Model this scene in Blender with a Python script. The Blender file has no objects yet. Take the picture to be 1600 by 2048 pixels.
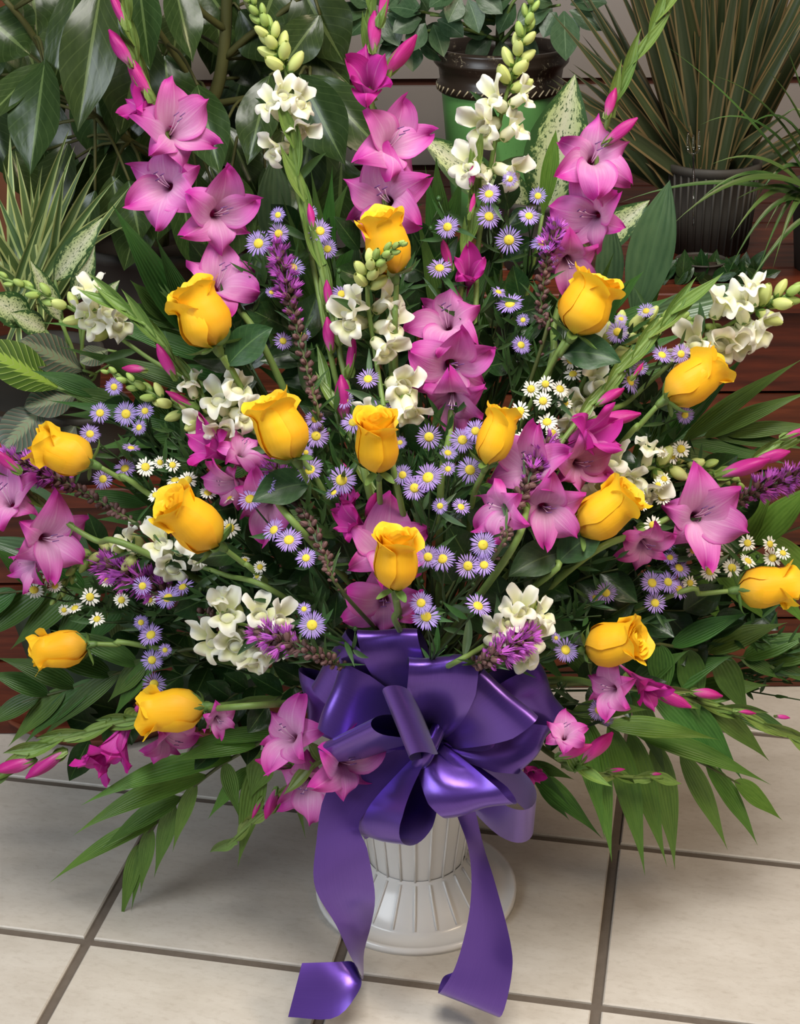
import bpy, math, random
import numpy as np
from mathutils import Vector, Matrix

# ------------------------------------------------------------------ camera
F_PX, PITCH, ROLL, CAM_H, TILE = 3200.0, 0.43560, -0.00560, 1.27568, 0.305
CP, SP, CR, SR = math.cos(PITCH), math.sin(PITCH), math.cos(ROLL), math.sin(ROLL)
RIGHT = Vector((CR, SR * SP, SR * CP))
UP = Vector((-SR, CR * SP, CR * CP))
FWD = Vector((0, CP, -SP))
CAM = Vector((0, 0, CAM_H))
sc = bpy.context.scene
col = sc.collection
cam_d = bpy.data.cameras.new('camera')
cam = bpy.data.objects.new('camera', cam_d)
col.objects.link(cam)
M3 = Matrix((RIGHT, UP, -FWD)).transposed()
cam.matrix_world = Matrix.Translation(CAM) @ M3.to_4x4()
cam_d.sensor_fit = 'VERTICAL'
cam_d.sensor_height = 24.0
cam_d.lens = 24.0 * F_PX / 2048.0
cam_d.clip_start = 0.05
sc.camera = cam

# ------------------------------------------------------------------ light
world = bpy.data.worlds.new('world'); sc.world = world
world.use_nodes = True
bg = world.node_tree.nodes['Background']
bg.inputs['Color'].default_value = (0.80, 0.86, 1.0, 1)
bg.inputs['Strength'].default_value = 0.075

def area(name, loc, target, size, size_y, power, colr, spread=180):
    d = bpy.data.lights.new(name, 'AREA'); d.shape = 'RECTANGLE'
    d.size, d.size_y, d.energy, d.color = size, size_y, power, colr; d.spread = math.radians(spread)
    o = bpy.data.objects.new(name, d); col.objects.link(o)
    o.location = loc
    o.rotation_euler = (Vector(target) - Vector(loc)).to_track_quat('-Z', 'Y').to_euler()
    return o
# shop window far to the left, ceiling panels above, warm lamp on the right
area('window_daylight', (-2.3, -0.2, 1.9), (0, 1.6, 0.6), 1.5, 1.4, 47, (0.86, 0.93, 1.0))
area('ceiling_panel', (0.15, 0.75, 2.5), (0.1, 1.25, 0.4), 1.0, 0.9, 26, (1.0, 0.96, 0.90), 120)
area('warm_lamp', (2.0, 0.5, 2.2), (0.4, 1.6, 0.3), 0.7, 0.7, 15, (1.0, 0.78, 0.55), 130)

sc.view_settings.view_transform = 'Standard'
sc.view_settings.look = 'None'
sc.view_settings.gamma = 1.0
sc.view_settings.use_curve_mapping = False
sc.view_settings.exposure = 0.0

# ------------------------------------------------------------------ helpers
rnd = random.Random(11)
def U(a, b): return rnd.uniform(a, b)

def P(x, y, Y):
    """the point of the photograph's ray (x, y) that lies Y metres in front of the camera's foot"""
    d = RIGHT * ((x - 800) / F_PX) + UP * (-(y - 1024) / F_PX) + FWD
    return CAM + d * (Y / d.y)
def pxm(p):
    """pixels per metre at a point"""
    return F_PX / (p - CAM).dot(FWD)
def D(x, y):
    dx, dy = (x - 840) / 800, (y - 1250) / 1250
    return 1.60 - 0.22 * math.exp(-(dx * dx / .30 + dy * dy / .17))
def PD(x, y, off=0.0): return P(x, y, D(x, y) + off)
def PP(pt, off=0.0): return PD(pt[0], pt[1], off + (pt[2] if len(pt) > 2 else 0.0))
def facing(p, ang, tilt):
    """axis that, seen from the front, leans by tilt degrees towards image direction ang"""
    a, t = math.radians(ang), math.radians(tilt)
    c = (CAM - p).normalized()
    return (c * math.cos(t) + (RIGHT * math.cos(a) + UP * math.sin(a)) * math.sin(t)).normalized()
def frame(p, z, size=1.0, up=None, spin=0.0):
    z = z.normalized()
    up = up if up is not None else Vector((0, 0, 1))
    x = up.cross(z)
    if x.length < 1e-3: x = RIGHT.copy()
    x.normalize(); y = z.cross(x)
    m = Matrix((x, y, z)).transposed() @ Matrix.Rotation(spin, 3, 'Z') @ Matrix.Diagonal((size, size, size))
    return Matrix.Translation(p) @ m.to_4x4()

def thing(name, label, cat, loc, group=None):
    o = bpy.data.objects.new(name, None); col.objects.link(o)
    o.empty_display_size = 0.02
    o.location = loc; o['label'] = label; o['category'] = cat
    if group: o['group'] = group
    return o
def put(name, me, parent=None, M=None, label=None):
    o = bpy.data.objects.new(name, me); col.objects.link(o)
    if parent is not None: o.parent = parent
    if M is not None: o.matrix_basis = M
    if label: o['label'] = label
    return o
def rel(root): return Matrix.Translation(-Vector(root.location))

def mk(name, geo, mat, smooth=True):
    v, f, uv = geo
    me = bpy.data.meshes.new(name)
    me.from_pydata([tuple(p) for p in v], [], f)
    if uv is not None:
        l = me.uv_layers.new(name='UVMap')
        idx = np.zeros(len(me.loops), dtype=np.int32)
        me.loops.foreach_get('vertex_index', idx)
        l.data.foreach_set('uv', np.asarray(uv, dtype=np.float32)[idx].ravel())
    if smooth: me.polygons.foreach_set('use_smooth', [True] * len(me.polygons))
    for m in (mat if isinstance(mat, (list, tuple)) else [mat]): me.materials.append(m)
    me.update()
    return me
def join(*geos):
    V, Fc, UVs = [], [], []
    for v, f, uv in geos:
        o = len(V); V += list(v); Fc += [tuple(i + o for i in q) for q in f]
        UVs += list(uv) if uv is not None else [(0, 0)] * len(v)
    return V, Fc, UVs
def grid(nu, nv, fn, wrap=False):
    V, UVs, Fc = [], [], []
    for j in range(nv + 1):
        for i in range(nu + 1):
            u, v = i / nu, j / nv
            V.append(fn(u, v)); UVs.append((u, v))
    for j in range(nv):
        for i in range(nu):
            a = j * (nu + 1) + i
            Fc.append((a, a + 1, a + nu + 2, a + nu + 1))
    return V, Fc, UVs
def lathe(prof, n=32, uvs=True):
    m = len(prof)
    return grid(n, m - 1, lambda u, v: (prof[round(v * (m - 1))][0] * math.cos(2 * math.pi * u), prof[round(v * (m - 1))][0] * math.sin(2 * math.pi * u), prof[round(v * (m - 1))][1]))
def box(a, b, bev=0.0):
    x0, y0, z0 = a; x1, y1, z1 = b
    if bev <= 0:
        v = [(x0,y0,z0),(x1,y0,z0),(x1,y1,z0),(x0,y1,z0),(x0,y0,z1),(x1,y0,z1),(x1,y1,z1),(x0,y1,z1)]
        f = [(0,3,2,1),(4,5,6,7),(0,1,5,4),(1,2,6,5),(2,3,7,6),(3,0,4,7)]
        return v, f, None
    c = bev
    v, f = [], []
    for (z, i) in ((z0, 0), (z1 - c, 0), (z1, c)):
        v += [(x0+i,y0+i,z),(x1-i,y0+i,z),(x1-i,y1-i,z),(x0+i,y1-i,z)]
    f.append((0,3,2,1)); f.append((8,9,10,11))
    for k in (0, 4):
        for i in range(4):
            j = (i + 1) % 4
            f.append((k+i, k+j, k+4+j, k+4+i))
    return v, f, None
def spline(pts, n):
    pts = [Vector(p) for p in pts]
    if len(pts) == 2: return [pts[0].lerp(pts[1], i / n) for i in range(n + 1)]
    q = [pts[0] * 2 - pts[1]] + pts + [pts[-1] * 2 - pts[-2]]
    out = []
    m = len(pts) - 1
    for i in range(n + 1):
        s = i / n * m; k = min(int(s), m - 1); t = s - k
        a, b, c, d = q[k], q[k + 1], q[k + 2], q[k + 3]
        out.append(0.5 * ((2 * b) + (c - a) * t + (2 * a - 5 * b + 4 * c - d) * t * t + (3 * b - a - 3 * c + d) * t ** 3))
    return out
def tube(pts, r0, r1=None, n=6):
    """tube along a list of points, radius r0 -> r1 (or a list)"""
    m = len(pts)
    rad = r0 if isinstance(r0, list) else [r0 + ((r1 if r1 is not None else r0) - r0) * i / max(1, m - 1) for i in range(m)]
    V, UVs, Fc = [], [], []
    t = (pts[1] - pts[0]).normalized()
    x = t.orthogonal().normalized()
    for i in range(m):
        t = (pts[min(i + 1, m - 1)] - pts[max(i - 1, 0)]).normalized()
        x = (x - t * x.dot(t)).normalized(); y = t.cross(x)
        for k in range(n):
            a = 2 * math.pi * k / n
            V.append(pts[i] + (x * math.cos(a) + y * math.sin(a)) * rad[i]); UVs.append((k / n, i / max(1, m - 1)))
    for i in range(m - 1):
        for k in range(n):
            k2 = (k + 1) % n
            Fc.append((i*n+k, i*n+k2, (i+1)*n+k2, (i+1)*n+k))
    Fc.append(tuple(range(n - 1, -1, -1))); Fc.append(tuple((m - 1) * n + k for k in range(n)))
    return V, Fc, UVs
def blade(b, t, w, nrm, bend=Vector((0, 0, 0)), wide=0.4, fold=0.12, wave=0.0, twist=0.0, nv=12, nu=4, tip=1.0, base=0.06, ph=None, curl=0.0):
    """a leaf from b to t, w wide at the fraction `wide` of its length, facing nrm"""
    b, t = Vector(b), Vector(t)
    L = (t - b).length
    ctl = (b + t) / 2 + Vector(bend)
    ph = U(0, 6) if ph is None else ph
    pk = math.log(0.5) / math.log(wide)
    V, UVs, Fc = [], [], []
    for j in range(nv + 1):
        v = j / nv
        c = b * (1 - v) ** 2 + ctl * (2 * v * (1 - v)) + t * v * v
        T = ((ctl - b) * (1 - v) + (t - ctl) * v)
        T = T.normalized() if T.length > 1e-9 else (t - b).normalized()
        S = T.cross(nrm)
        S = S.normalized() if S.length > 1e-6 else T.orthogonal().normalized()
        N = S.cross(T)
        if twist:
            R = Matrix.Rotation(twist * v, 3, T); S = R @ S; N = R @ N
        s = max(0.0, math.sin(math.pi * v ** pk))
        h = w * 0.5 * (s ** (0.85 if v ** pk < .5 else tip))
        if v < 0.5: h = max(h, w * 0.5 * base)
        for i in range(nu + 1):
            u = i / nu * 2 - 1
            z = fold * h * abs(u) * 2 - curl * h * u * u + wave * w * math.sin(v * 15 + ph + (1.6 if u > 0 else 0)) * abs(u) ** 1.5
            V.append(c + S * (u * h) + N * z); UVs.append((i / nu, v))
    for j in range(nv):
        for i in range(nu):
            a = j * (nu + 1) + i
            Fc.append((a, a + 1, a + nu + 2, a + nu + 1))
    return V, Fc, UVs

# ------------------------------------------------------------------ materials
def lin(c):
    return tuple(((v / 255) / 12.92 if v / 255 <= 0.04045 else ((v / 255 + 0.055) / 1.055) ** 2.4) for v in c) + (1.0,)
class NT:
    def __init__(s, name):
        s.m = bpy.data.materials.new(name); s.m.use_nodes = True
        s.t = s.m.node_tree; s.b = s.t.nodes['Principled BSDF']; s.out = s.t.nodes['Material Output']
    def n(s, typ, **kw):
        x = s.t.nodes.new('ShaderNode' + typ)
        for k, v in kw.items(): setattr(x, k, v)
        return x
    def l(s, a, b): s.t.links.new(a, b)
    def setv(s, sock, v):
        if hasattr(v, 'is_linked'): s.l(v, sock)
        else: sock.default_value = v
    def math(s, op, a, b=0.0, c=None, clamp=False):
        x = s.n('Math', operation=op, use_clamp=clamp)
        s.setv(x.inputs[0], a); s.setv(x.inputs[1], b)
        if c is not None: s.setv(x.inputs[2], c)
        return x.outputs[0]
    def mix(s, f, a, b, blend='MIX'):
        x = s.n('Mix', data_type='RGBA', blend_type=blend)
        s.setv(x.inputs[0], f); s.setv(x.inputs[6], a); s.setv(x.inputs[7], b)
        return x.outputs[2]
    def ramp(s, f, stops):
        x = s.n('ValToRGB'); s.setv(x.inputs[0], f)
        e = x.color_ramp.elements
        while len(e) < len(stops): e.new(0.5)
        for i, (p, c) in enumerate(stops): e[i].position = p; e[i].color = c if len(c) == 4 else lin(c)
        return x.outputs[0]
    def noise(s, scale, detail=3, coord=None, rough=0.55):
        x = s.n('TexNoise'); x.inputs['Scale'].default_value = scale; x.inputs['Detail'].default_value = detail
        x.inputs['Roughness'].default_value = rough
        if coord is not None: s.l(coord, x.inputs['Vector'])
        return x.outputs['Fac']
    def uv(s):
        a = s.n('TexCoord'); b = s.n('SeparateXYZ'); s.l(a.outputs['UV'], b.inputs[0])
        s.tc = a
        return b.outputs[0], b.outputs[1]
    def rand(s): return s.n('ObjectInfo').outputs['Random']
    def var(s, c, hue=0.02, val=0.2, sat=0.0):
        """per-object variation of a colour"""
        r = s.rand()
        h = s.n('HueSaturation')
        s.setv(h.inputs['Hue'], s.math('MULTIPLY_ADD', r, hue, 0.5 - hue / 2))
        r2 = s.math('FRACT', s.math('MULTIPLY', r, 17.3))
        s.setv(h.inputs['Value'], s.math('MULTIPLY_ADD', r2, val, 1 - val / 2))
        s.setv(h.inputs['Color'], c)
        return h.outputs[0]
    def bump(s, hgt, strength=0.3, dist=0.002):
        b = s.n('Bump'); b.inputs['Strength'].default_value = strength; b.inputs['Distance'].default_value = dist
        s.l(hgt, b.inputs['Height']); s.l(b.outputs[0], s.b.inputs['Normal'])
        return b.outputs[0]
    def fin(s, colr, rough=0.5, spec=0.5, trans=0.0, transcol=None, coat=0.0, sheen=0.0):
        s.setv(s.b.inputs['Base Color'], colr); s.setv(s.b.inputs['Roughness'], rough)
        s.b.inputs['Specular IOR Level'].default_value = spec
        s.b.inputs['Coat Weight'].default_value = coat; s.b.inputs['Coat Roughness'].default_value = 0.25
        if sheen: s.b.inputs['Sheen Weight'].default_value = sheen
        if trans > 0:
            t = s.n('BsdfTranslucent'); s.setv(t.inputs[0], transcol if transcol is not None else colr)
            x = s.n('MixShader'); x.inputs[0].default_value = trans
            s.l(s.b.outputs[0], x.inputs[1]); s.l(t.outputs[0], x.inputs[2]); s.l(x.outputs[0], s.out.inputs[0])
        return s.m
MAT = {}
def leafmat(name, dark, light, rib=None, veins=0, side=0.0, rough=0.35, trans=0.15, val=0.35, hue=0.03, ribw=0.035, spec=0.5):
    s = NT(name); u, v = s.uv()
    c = s.mix(s.noise(7, 3, s.tc.outputs['UV']), lin(dark), lin(light))
    au = s.math('ABSOLUTE', s.math('SUBTRACT', u, 0.5))
    if veins:
        w = s.math('MULTIPLY_ADD', s.math('SINE', s.math('MULTIPLY', u, veins * 6.283)), 0.5, 0.5)
        c = s.mix(s.math('MULTIPLY', w, 0.28), c, lin(light)); s.bump(w, 0.35, 0.0012)
    if side:
        w = s.math('SINE', s.math('MULTIPLY', s.math('SUBTRACT', v, s.math('MULTIPLY', au, 0.55)), side * 6.283))
        w2 = s.math('GREATER_THAN', w, 0.93)
        c = s.mix(s.math('MULTIPLY', w2, 0.16), c, lin(rib or light)); s.bump(s.noise(5, 2, s.tc.outputs['UV']), 0.12, 0.004)
    if rib:
        m = s.math('LESS_THAN', au, ribw)
        c = s.mix(s.math('MULTIPLY', m, 0.75), c, lin(rib))
    MAT[name] = s.fin(s.var(c, hue, val), rough, spec, trans)
leafmat('palm', (42, 78, 28), (90, 130, 56), veins=8, rough=0.42, trans=0.2, val=0.6, hue=0.05)
leafmat('palm_bright', (62, 108, 30), (118, 158, 66), veins=8, rough=0.4, trans=0.28, val=0.35)
leafmat('aspidistra', (48, 80, 54), (96, 124, 86), rib=(90, 120, 80), veins=6, rough=0.32, trans=0.1, ribw=0.02)
leafmat('salal', (22, 48, 18), (46, 76, 36), rib=(84, 112, 58), side=7, rough=0.3, trans=0.12, ribw=0.02)
leafmat('rose_leaf', (30, 60, 30), (58, 92, 48), rib=(92, 122, 70), side=8, rough=0.42, trans=0.12, ribw=0.02)
leafmat('rubber', (38, 58, 26), (70, 92, 46), rib=(120, 142, 84), side=9, rough=0.25, trans=0.12, ribw=0.03, val=0.4)
leafmat('schefflera', (52, 82, 50), (92, 122, 84), rib=(122, 148, 110), side=6, rough=0.35, trans=0.12, ribw=0.02)
leafmat('spider', (52, 88, 34), (104, 134, 70), rough=0.35, trans=0.15, val=0.5)
leafmat('bract', (86, 118, 48), (132, 158, 80), veins=4, rough=0.42, trans=0.15, val=0.25)
leafmat('small_leaf', (34, 66, 28), (66, 100, 46), rough=0.45, trans=0.12, val=0.5)
leafmat('sepal', (78, 112, 52), (116, 146, 76), rough=0.5, trans=0.1, val=0.2)

def stripeleaf(name, edge, mid, w0):
    s = NT(name); u, v = s.uv()
    au = s.math('ABSOLUTE', s.math('SUBTRACT', u, 0.5))
    m = s.math('GREATER_THAN', au, w0)
    c = s.mix(m, s.mix(s.noise(5, 2, s.tc.outputs['UV']), lin(mid), lin(tuple(min(255, x + 26) for x in mid))), lin(edge))
    MAT[name] = s.fin(s.var(c, 0.03, 0.5), 0.4, 0.5, 0.1)
stripeleaf('dracaena_dark', (128, 112, 74), (50, 62, 34), 0.36)
stripeleaf('dracaena_pale', (176, 190, 122), (72, 98, 48), 0.3)

def spotleaf():
    s = NT('dieffenbachia'); u, v = s.uv()
    au = s.math('ABSOLUTE', s.math('SUBTRACT', u, 0.5))
    mp = s.n('Mapping'); s.l(s.tc.outputs['UV'], mp.inputs[0]); mp.inputs['Scale'].default_value = (4, 5, 1)
    n = s.noise(2.2, 4, mp.outputs[0], 0.7)
    edge = s.math('MULTIPLY', au, 1.1)
    m = s.math('SUBTRACT', s.math('SUBTRACT', 1.04, edge), n)
    m = s.math('MULTIPLY', s.math('SUBTRACT', m, 0.12), 9.0, clamp=True)
    n2 = s.noise(5, 3, mp.outputs[0], 0.6)
    k = s.math('MULTIPLY', s.math('SUBTRACT', n2, 0.38), 14, clamp=True)
    m = s.math('MULTIPLY', m, k)
    c = s.mix(m, lin((58, 92, 48)), s.mix(s.math('MULTIPLY', au, 2.0), lin((222, 224, 190)), lin((180, 206, 110))))
    MAT['dieffenbachia'] = s.fin(c, 0.35, 0.5, 0.12)
spotleaf()
def prayer(name, dark, mid, band, vein):
    s = NT(name); u, v = s.uv()
    au = s.math('ABSOLUTE', s.math('SUBTRACT', u, 0.5))
    ph = s.math('MULTIPLY', s.math('SUBTRACT', v, s.math('MULTIPLY', au, 0.5)), 11)
    fr = s.math('FRACT', ph)
    c = s.mix(fr, lin(mid), lin(dark))
    jag = s.math('MULTIPLY_ADD', fr, 0.10, 0.06)
    c = s.mix(s.math('LESS_THAN', au, jag), c, lin(band))
    c = s.mix(s.math('LESS_THAN', fr, 0.1), c, lin(vein))
    s.bump(fr, 0.3, 0.002)
    MAT[name] = s.fin(s.var(c, 0.01, 0.15), 0.42, 0.4, 0.15)
prayer('prayer_lime', (62, 92, 32), (104, 136, 48), (166, 198, 78), (176, 196, 110))
prayer('prayer_grey', (56, 72, 56), (96, 112, 92), (130, 146, 112), (150, 112, 92))

def plain(name, c, rough=0.5, spec=0.4, val=0.0, hue=0.0, trans=0.0, noise=None, coat=0.0):
    s = NT(name); k = lin(c)
    if noise:
        tc = s.n('TexCoord'); k = s.mix(s.noise(noise[1], 4, tc.outputs['Object']), lin(c), lin(noise[0]))
    if val or hue: k = s.var(k, hue, val)
    MAT[name] = s.fin(k, rough, spec, trans, coat=coat)
plain('stem_green', (96, 124, 58), 0.5, val=0.3, noise=((126, 150, 80), 60))
plain('stem_dark', (58, 78, 36), 0.55, val=0.4, noise=((92, 96, 54), 40))
plain('stem_aster', (44, 66, 30), 0.6, val=0.4)
plain('trunk', (96, 100, 52), 0.6, noise=((74, 72, 40), 30))
plain('bud_green', (160, 186, 98), 0.5, val=0.25, trans=0.1)
plain('calyx', (104, 138, 64), 0.5, val=0.25)
plain('snap_bud', (212, 222, 138), 0.5, val=0.12, hue=0.01, trans=0.2)
plain('stamen', (232, 206, 226), 0.5)
plain('anther', (112, 66, 128), 0.6)
plain('liatris_calyx', (104, 56, 84), 0.6, val=0.45, noise=((110, 92, 62), 160))
plain('liatris_tuft', (200, 100, 206), 0.5, val=0.3, hue=0.03, trans=0.2)
plain('disc', (226, 210, 76), 0.7, val=0.12, noise=((204, 180, 50), 700))
plain('soil', (40, 30, 22), 0.95, noise=((64, 50, 36), 120))
plain('grout', (112, 102, 92), 0.9, noise=((92, 82, 72), 90))
plain('vase', (232, 230, 226), 0.22, 0.5, coat=0.2)
plain('pot_dark', (66, 62, 56), 0.6)
plain('pot_grey', (96, 94, 88), 0.6, noise=((76, 74, 68), 20))
plain('pot_terracotta', (118, 62, 38), 0.7, noise=((92, 48, 30), 16))
plain('pot_forest', (44, 62, 44), 0.35, noise=((34, 48, 34), 14))
plain('tag_orange', (214, 96, 66), 0.5)
plain('tag_ink', (112, 30, 26), 0.6)
plain('slat_panel', (166, 158, 152), 0.55, noise=((152, 144, 138), 4))
plain('groove', (84, 44, 30), 0.6)
plain('post_wood', (176, 112, 74), 0.5, noise=((150, 88, 56), 9))

def wood():
    s = NT('red_wood'); tc = s.n('TexCoord'); mp = s.n('Mapping'); s.l(tc.outputs['Object'], mp.inputs[0])
    mp.inputs['Scale'].default_value = (2.2, 26, 26)
    n = s.noise(3.0, 5, mp.outputs[0])
    c = s.ramp(n, [(0.3, (62, 26, 15)), (0.55, (94, 42, 23)), (0.75, (120, 58, 32))])
    s.bump(n, 0.15, 0.002)
    MAT['red_wood'] = s.fin(s.var(c, 0.01, 0.25), 0.45, 0.4)
wood()
def tile():
    s = NT('tile'); tc = s.n('TexCoord'); oi = s.n('ObjectInfo')
    ad = s.n('VectorMath', operation='ADD'); s.l(tc.outputs['Object'], ad.inputs[0])
    sc_ = s.n('VectorMath', operation='SCALE'); s.l(oi.outputs['Location'], sc_.inputs[0]); sc_.inputs['Scale'].default_value = 3.7
    s.l(sc_.outputs[0], ad.inputs[1])
    mp = s.n('Mapping'); s.l(ad.outputs[0], mp.inputs[0]); mp.inputs['Scale'].default_value = (1, 2.2, 1); mp.inputs['Rotation'].default_value = (0, 0, 0.25)
    a = s.noise(9, 6, mp.outputs[0], 0.65); b = s.noise(70, 5, mp.outputs[0], 0.7); d = s.noise(420, 2, ad.outputs[0], 0.5)
    c = s.ramp(a, [(0.25, (188, 180, 168)), (0.5, (200, 193, 182)), (0.75, (210, 204, 194))])
    c = s.mix(s.math('MULTIPLY', s.math('SUBTRACT', b, 0.5, clamp=True), 1.5, clamp=True), c, lin((158, 147, 132)))
    c = s.mix(s.math('MULTIPLY', s.math('SUBTRACT', d, 0.73, clamp=True), 6, clamp=True), c, lin((96, 84, 72)))
    s.bump(b, 0.08, 0.002)
    MAT['tile'] = s.fin(s.var(c, 0.006, 0.05), 0.38, 0.45)
tile()
def petalmats():
    # gladiolus: pale throat, magenta rim, deep streak at the base
    for nm, rim, mid, inner, val in (('glad', (194, 52, 158), (216, 116, 192), (232, 178, 218), 0.24), ('glad_deep', (190, 34, 146), (206, 58, 170), (214, 96, 190), 0.18)):
        s = NT(nm); u, v = s.uv()
        au = s.math('MULTIPLY', s.math('ABSOLUTE', s.math('SUBTRACT', u, 0.5)), 2.0)
        e = s.math('MAXIMUM', s.math('POWER', v, 3.0), s.math('MULTIPLY', s.math('POWER', au, 6.0), 0.7))
        mp = s.n('Mapping'); s.l(s.tc.outputs['UV'], mp.inputs[0]); mp.inputs['Scale'].default_value = (16, 1.4, 1)
        st = s.noise(2.0, 3, mp.outputs[0])
        e = s.math('ADD', e, s.math('MULTIPLY', s.math('SUBTRACT', st, 0.5), 0.45), clamp=True)
        c = s.ramp(e, [(0.0, inner), (0.4, mid), (0.85, rim)])
        thr = s.math('SUBTRACT', 1.0, s.math('MULTIPLY', v, 4.2), clamp=True)
        c = s.mix(s.math('MULTIPLY', thr, 0.75), c, lin((142, 30, 92)))
        rib = s.math('MULTIPLY', s.math('LESS_THAN', au, 0.05), s.math('SUBTRACT', 0.5, s.math('MULTIPLY', v, 0.4)))
        c = s.mix(rib, c, lin((238, 190, 226)))
        s.bump(st, 0.25, 0.002)
        MAT[nm] = s.fin(s.var(c, 0.012, val), 0.5, 0.3, 0.3)
    s = NT('glad_bud'); u, v = s.uv()
    mp = s.n('Mapping'); s.l(s.tc.outputs['UV'], mp.inputs[0]); mp.inputs['Scale'].default_value = (10, 1.5, 1)
    st = s.noise(2.0, 3, mp.outputs[0])
    c = s.ramp(s.math('ADD', v, s.math('MULTIPLY', s.math('SUBTRACT', st, 0.5), 0.4)), [(0.0, (206, 132, 176)), (0.35, (204, 60, 150)), (0.9, (184, 24, 124))])
    s.bump(st, 0.3, 0.002)
    MAT['glad_bud'] = s.fin(s.var(c, 0.012, 0.25), 0.45, 0.35, 0.2)
    # rose
    s = NT('rose_petal'); u, v = s.uv()
    mp = s.n('Mapping'); s.l(s.tc.outputs['UV'], mp.inputs[0]); mp.inputs['Scale'].default_value = (9, 1.3, 1)
    st = s.noise(2.0, 4, mp.outputs[0])
    c = s.ramp(v, [(0.0, (232, 186, 64)), (0.35, (251, 190, 28)), (0.75, (254, 199, 26)), (1.0, (255, 214, 48))])
    c = s.mix(s.math('MULTIPLY', st, 0.22), c, lin((255, 206, 84)))
    s.bump(st, 0.2, 0.0012)
    MAT['rose_petal'] = s.fin(s.var(c, 0.012, 0.08), 0.5, 0.25, 0.22)
    # snapdragon
    s = NT('snap_petal'); u, v = s.uv()
    c = s.ramp(v, [(0.0, (226, 230, 160)), (0.35, (240, 240, 200)), (0.8, (250, 249, 238))])
    tc = s.n('TexCoord'); s.bump(s.noise(220, 2, tc.outputs['Object']), 0.12, 0.001)
    MAT['snap_petal'] = s.fin(s.var(c, 0.006, 0.05), 0.5, 0.25, 0.28)
    for nm, a, b in (('aster_ray', (196, 178, 230), (160, 130, 216)), ('daisy_ray', (250, 248, 240), (240, 238, 226))):
        s = NT(nm); u, v = s.uv()
        c = s.mix(v, lin(a), lin(b))
        MAT[nm] = s.fin(s.var(c, 0.02, 0.2 if nm[0] == 'a' else 0.06), 0.55, 0.2, 0.22)
petalmats()
def satin():
    s = NT('ribbon'); u, v = s.uv()
    mp = s.n('Mapping'); s.l(s.tc.outputs['UV'], mp.inputs[0]); mp.inputs['Scale'].default_value = (60, 1.2, 1)
    n = s.noise(3.0, 2, mp.outputs[0])
    c = s.mix(n, lin((90, 56, 152)), lin((108, 72, 172)))
    s.b.inputs['Metallic'].default_value = 0.72
    s.b.inputs['Anisotropic'].default_value = 0.6
    s.b.inputs['Sheen Weight'].default_value = 0.15
    s.b.inputs['Specular Tint'].default_value = (0.75, 0.6, 1.0, 1)
    s.bump(n, 0.05, 0.0005)
    MAT['ribbon'] = s.fin(c, 0.31, 0.7, coat=0.4)
satin()
def greenpot():
    s = NT('green_glaze'); tc = s.n('TexCoord')
    n = s.noise(260, 3, tc.outputs['Object'], 0.6); n2 = s.noise(14, 3, tc.outputs['Object'])
    c = s.mix(n2, lin((92, 150, 78)), lin((116, 172, 100)))
    c = s.mix(s.math('MULTIPLY', s.math('SUBTRACT', n, 0.66, clamp=True), 9, clamp=True), c, lin((44, 72, 36)))
    MAT['green_glaze'] = s.fin(c, 0.3, 0.5)
    s = NT('black_glaze'); tc = s.n('TexCoord')
    n = s.noise(150, 4, tc.outputs['Object'], 0.7); n2 = s.noise(22, 2, tc.outputs['Object'])
    k = s.math('MULTIPLY', s.math('MULTIPLY', s.math('SUBTRACT', n, 0.56, clamp=True), 9, clamp=True), s.math('MULTIPLY', s.math('SUBTRACT', n2, 0.52, clamp=True), 8, clamp=True))
    c = s.mix(k, lin((50, 40, 32)), lin((190, 176, 146)))
    MAT['black_glaze'] = s.fin(c, 0.3, 0.5)
    plain('worn_cream', (196, 182, 150), 0.6)
    s = NT('clear_plastic')
    s.b.inputs['Transmission Weight'].default_value = 1.0
    MAT['clear_plastic'] = s.fin((0.95, 0.97, 0.96, 1), 0.08, 0.6)
greenpot()

# ------------------------------------------------------------------ setting
# tile lattice: rotated against the camera's heading
YAW = -0.19313
UV0 = (-1.04973, 5.98432)
cy_, sy_ = math.cos(YAW), math.sin(YAW)
EU = Vector((cy_, sy_, 0)) * TILE
EV = Vector((sy_, -cy_, 0)) * TILE
ORG = Vector((UV0[0] * TILE, UV0[1] * TILE, 0))
floor = put('floor', mk('floor', box((-3.2, -0.6, -0.05), (3.2, 3.6, -0.004)), MAT['grout'], False))
floor['kind'] = 'structure'; floor['label'] = 'beige tiled shop floor with grey grout'
G = 0.0062 / TILE
tm = mk('tile', box((-TILE * (0.5 - G), -TILE * (0.5 - G), -0.004), (TILE * (0.5 - G), TILE * (0.5 - G), 0.0), 0.0016), MAT['tile'], False)
for a in range(-4, 7):
    for b in range(-5, 6):
        c = ORG + EU * (a + .5) + EV * (b + .5)
        o = put('tile', tm, floor, Matrix.Translation(c) @ Matrix.Rotation(YAW, 4, 'Z'))

WALL_Y = 2.85
wall = put('wall_back', mk('wall_back', box((-2.6, WALL_Y, -0.05), (2.6, WALL_Y + .08, 2.3)), MAT['groove'], False))
wall['kind'] = 'structure'; wall['label'] = 'off-white slatwall with dark grooves behind the plants'
for k in range(15):
    z0 = 0.035 + k * 0.15
    put('panel', mk('panel', box((-2.58, WALL_Y - .012, z0), (2.58, WALL_Y, z0 + .137)), MAT['slat_panel'], False), wall)
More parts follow.
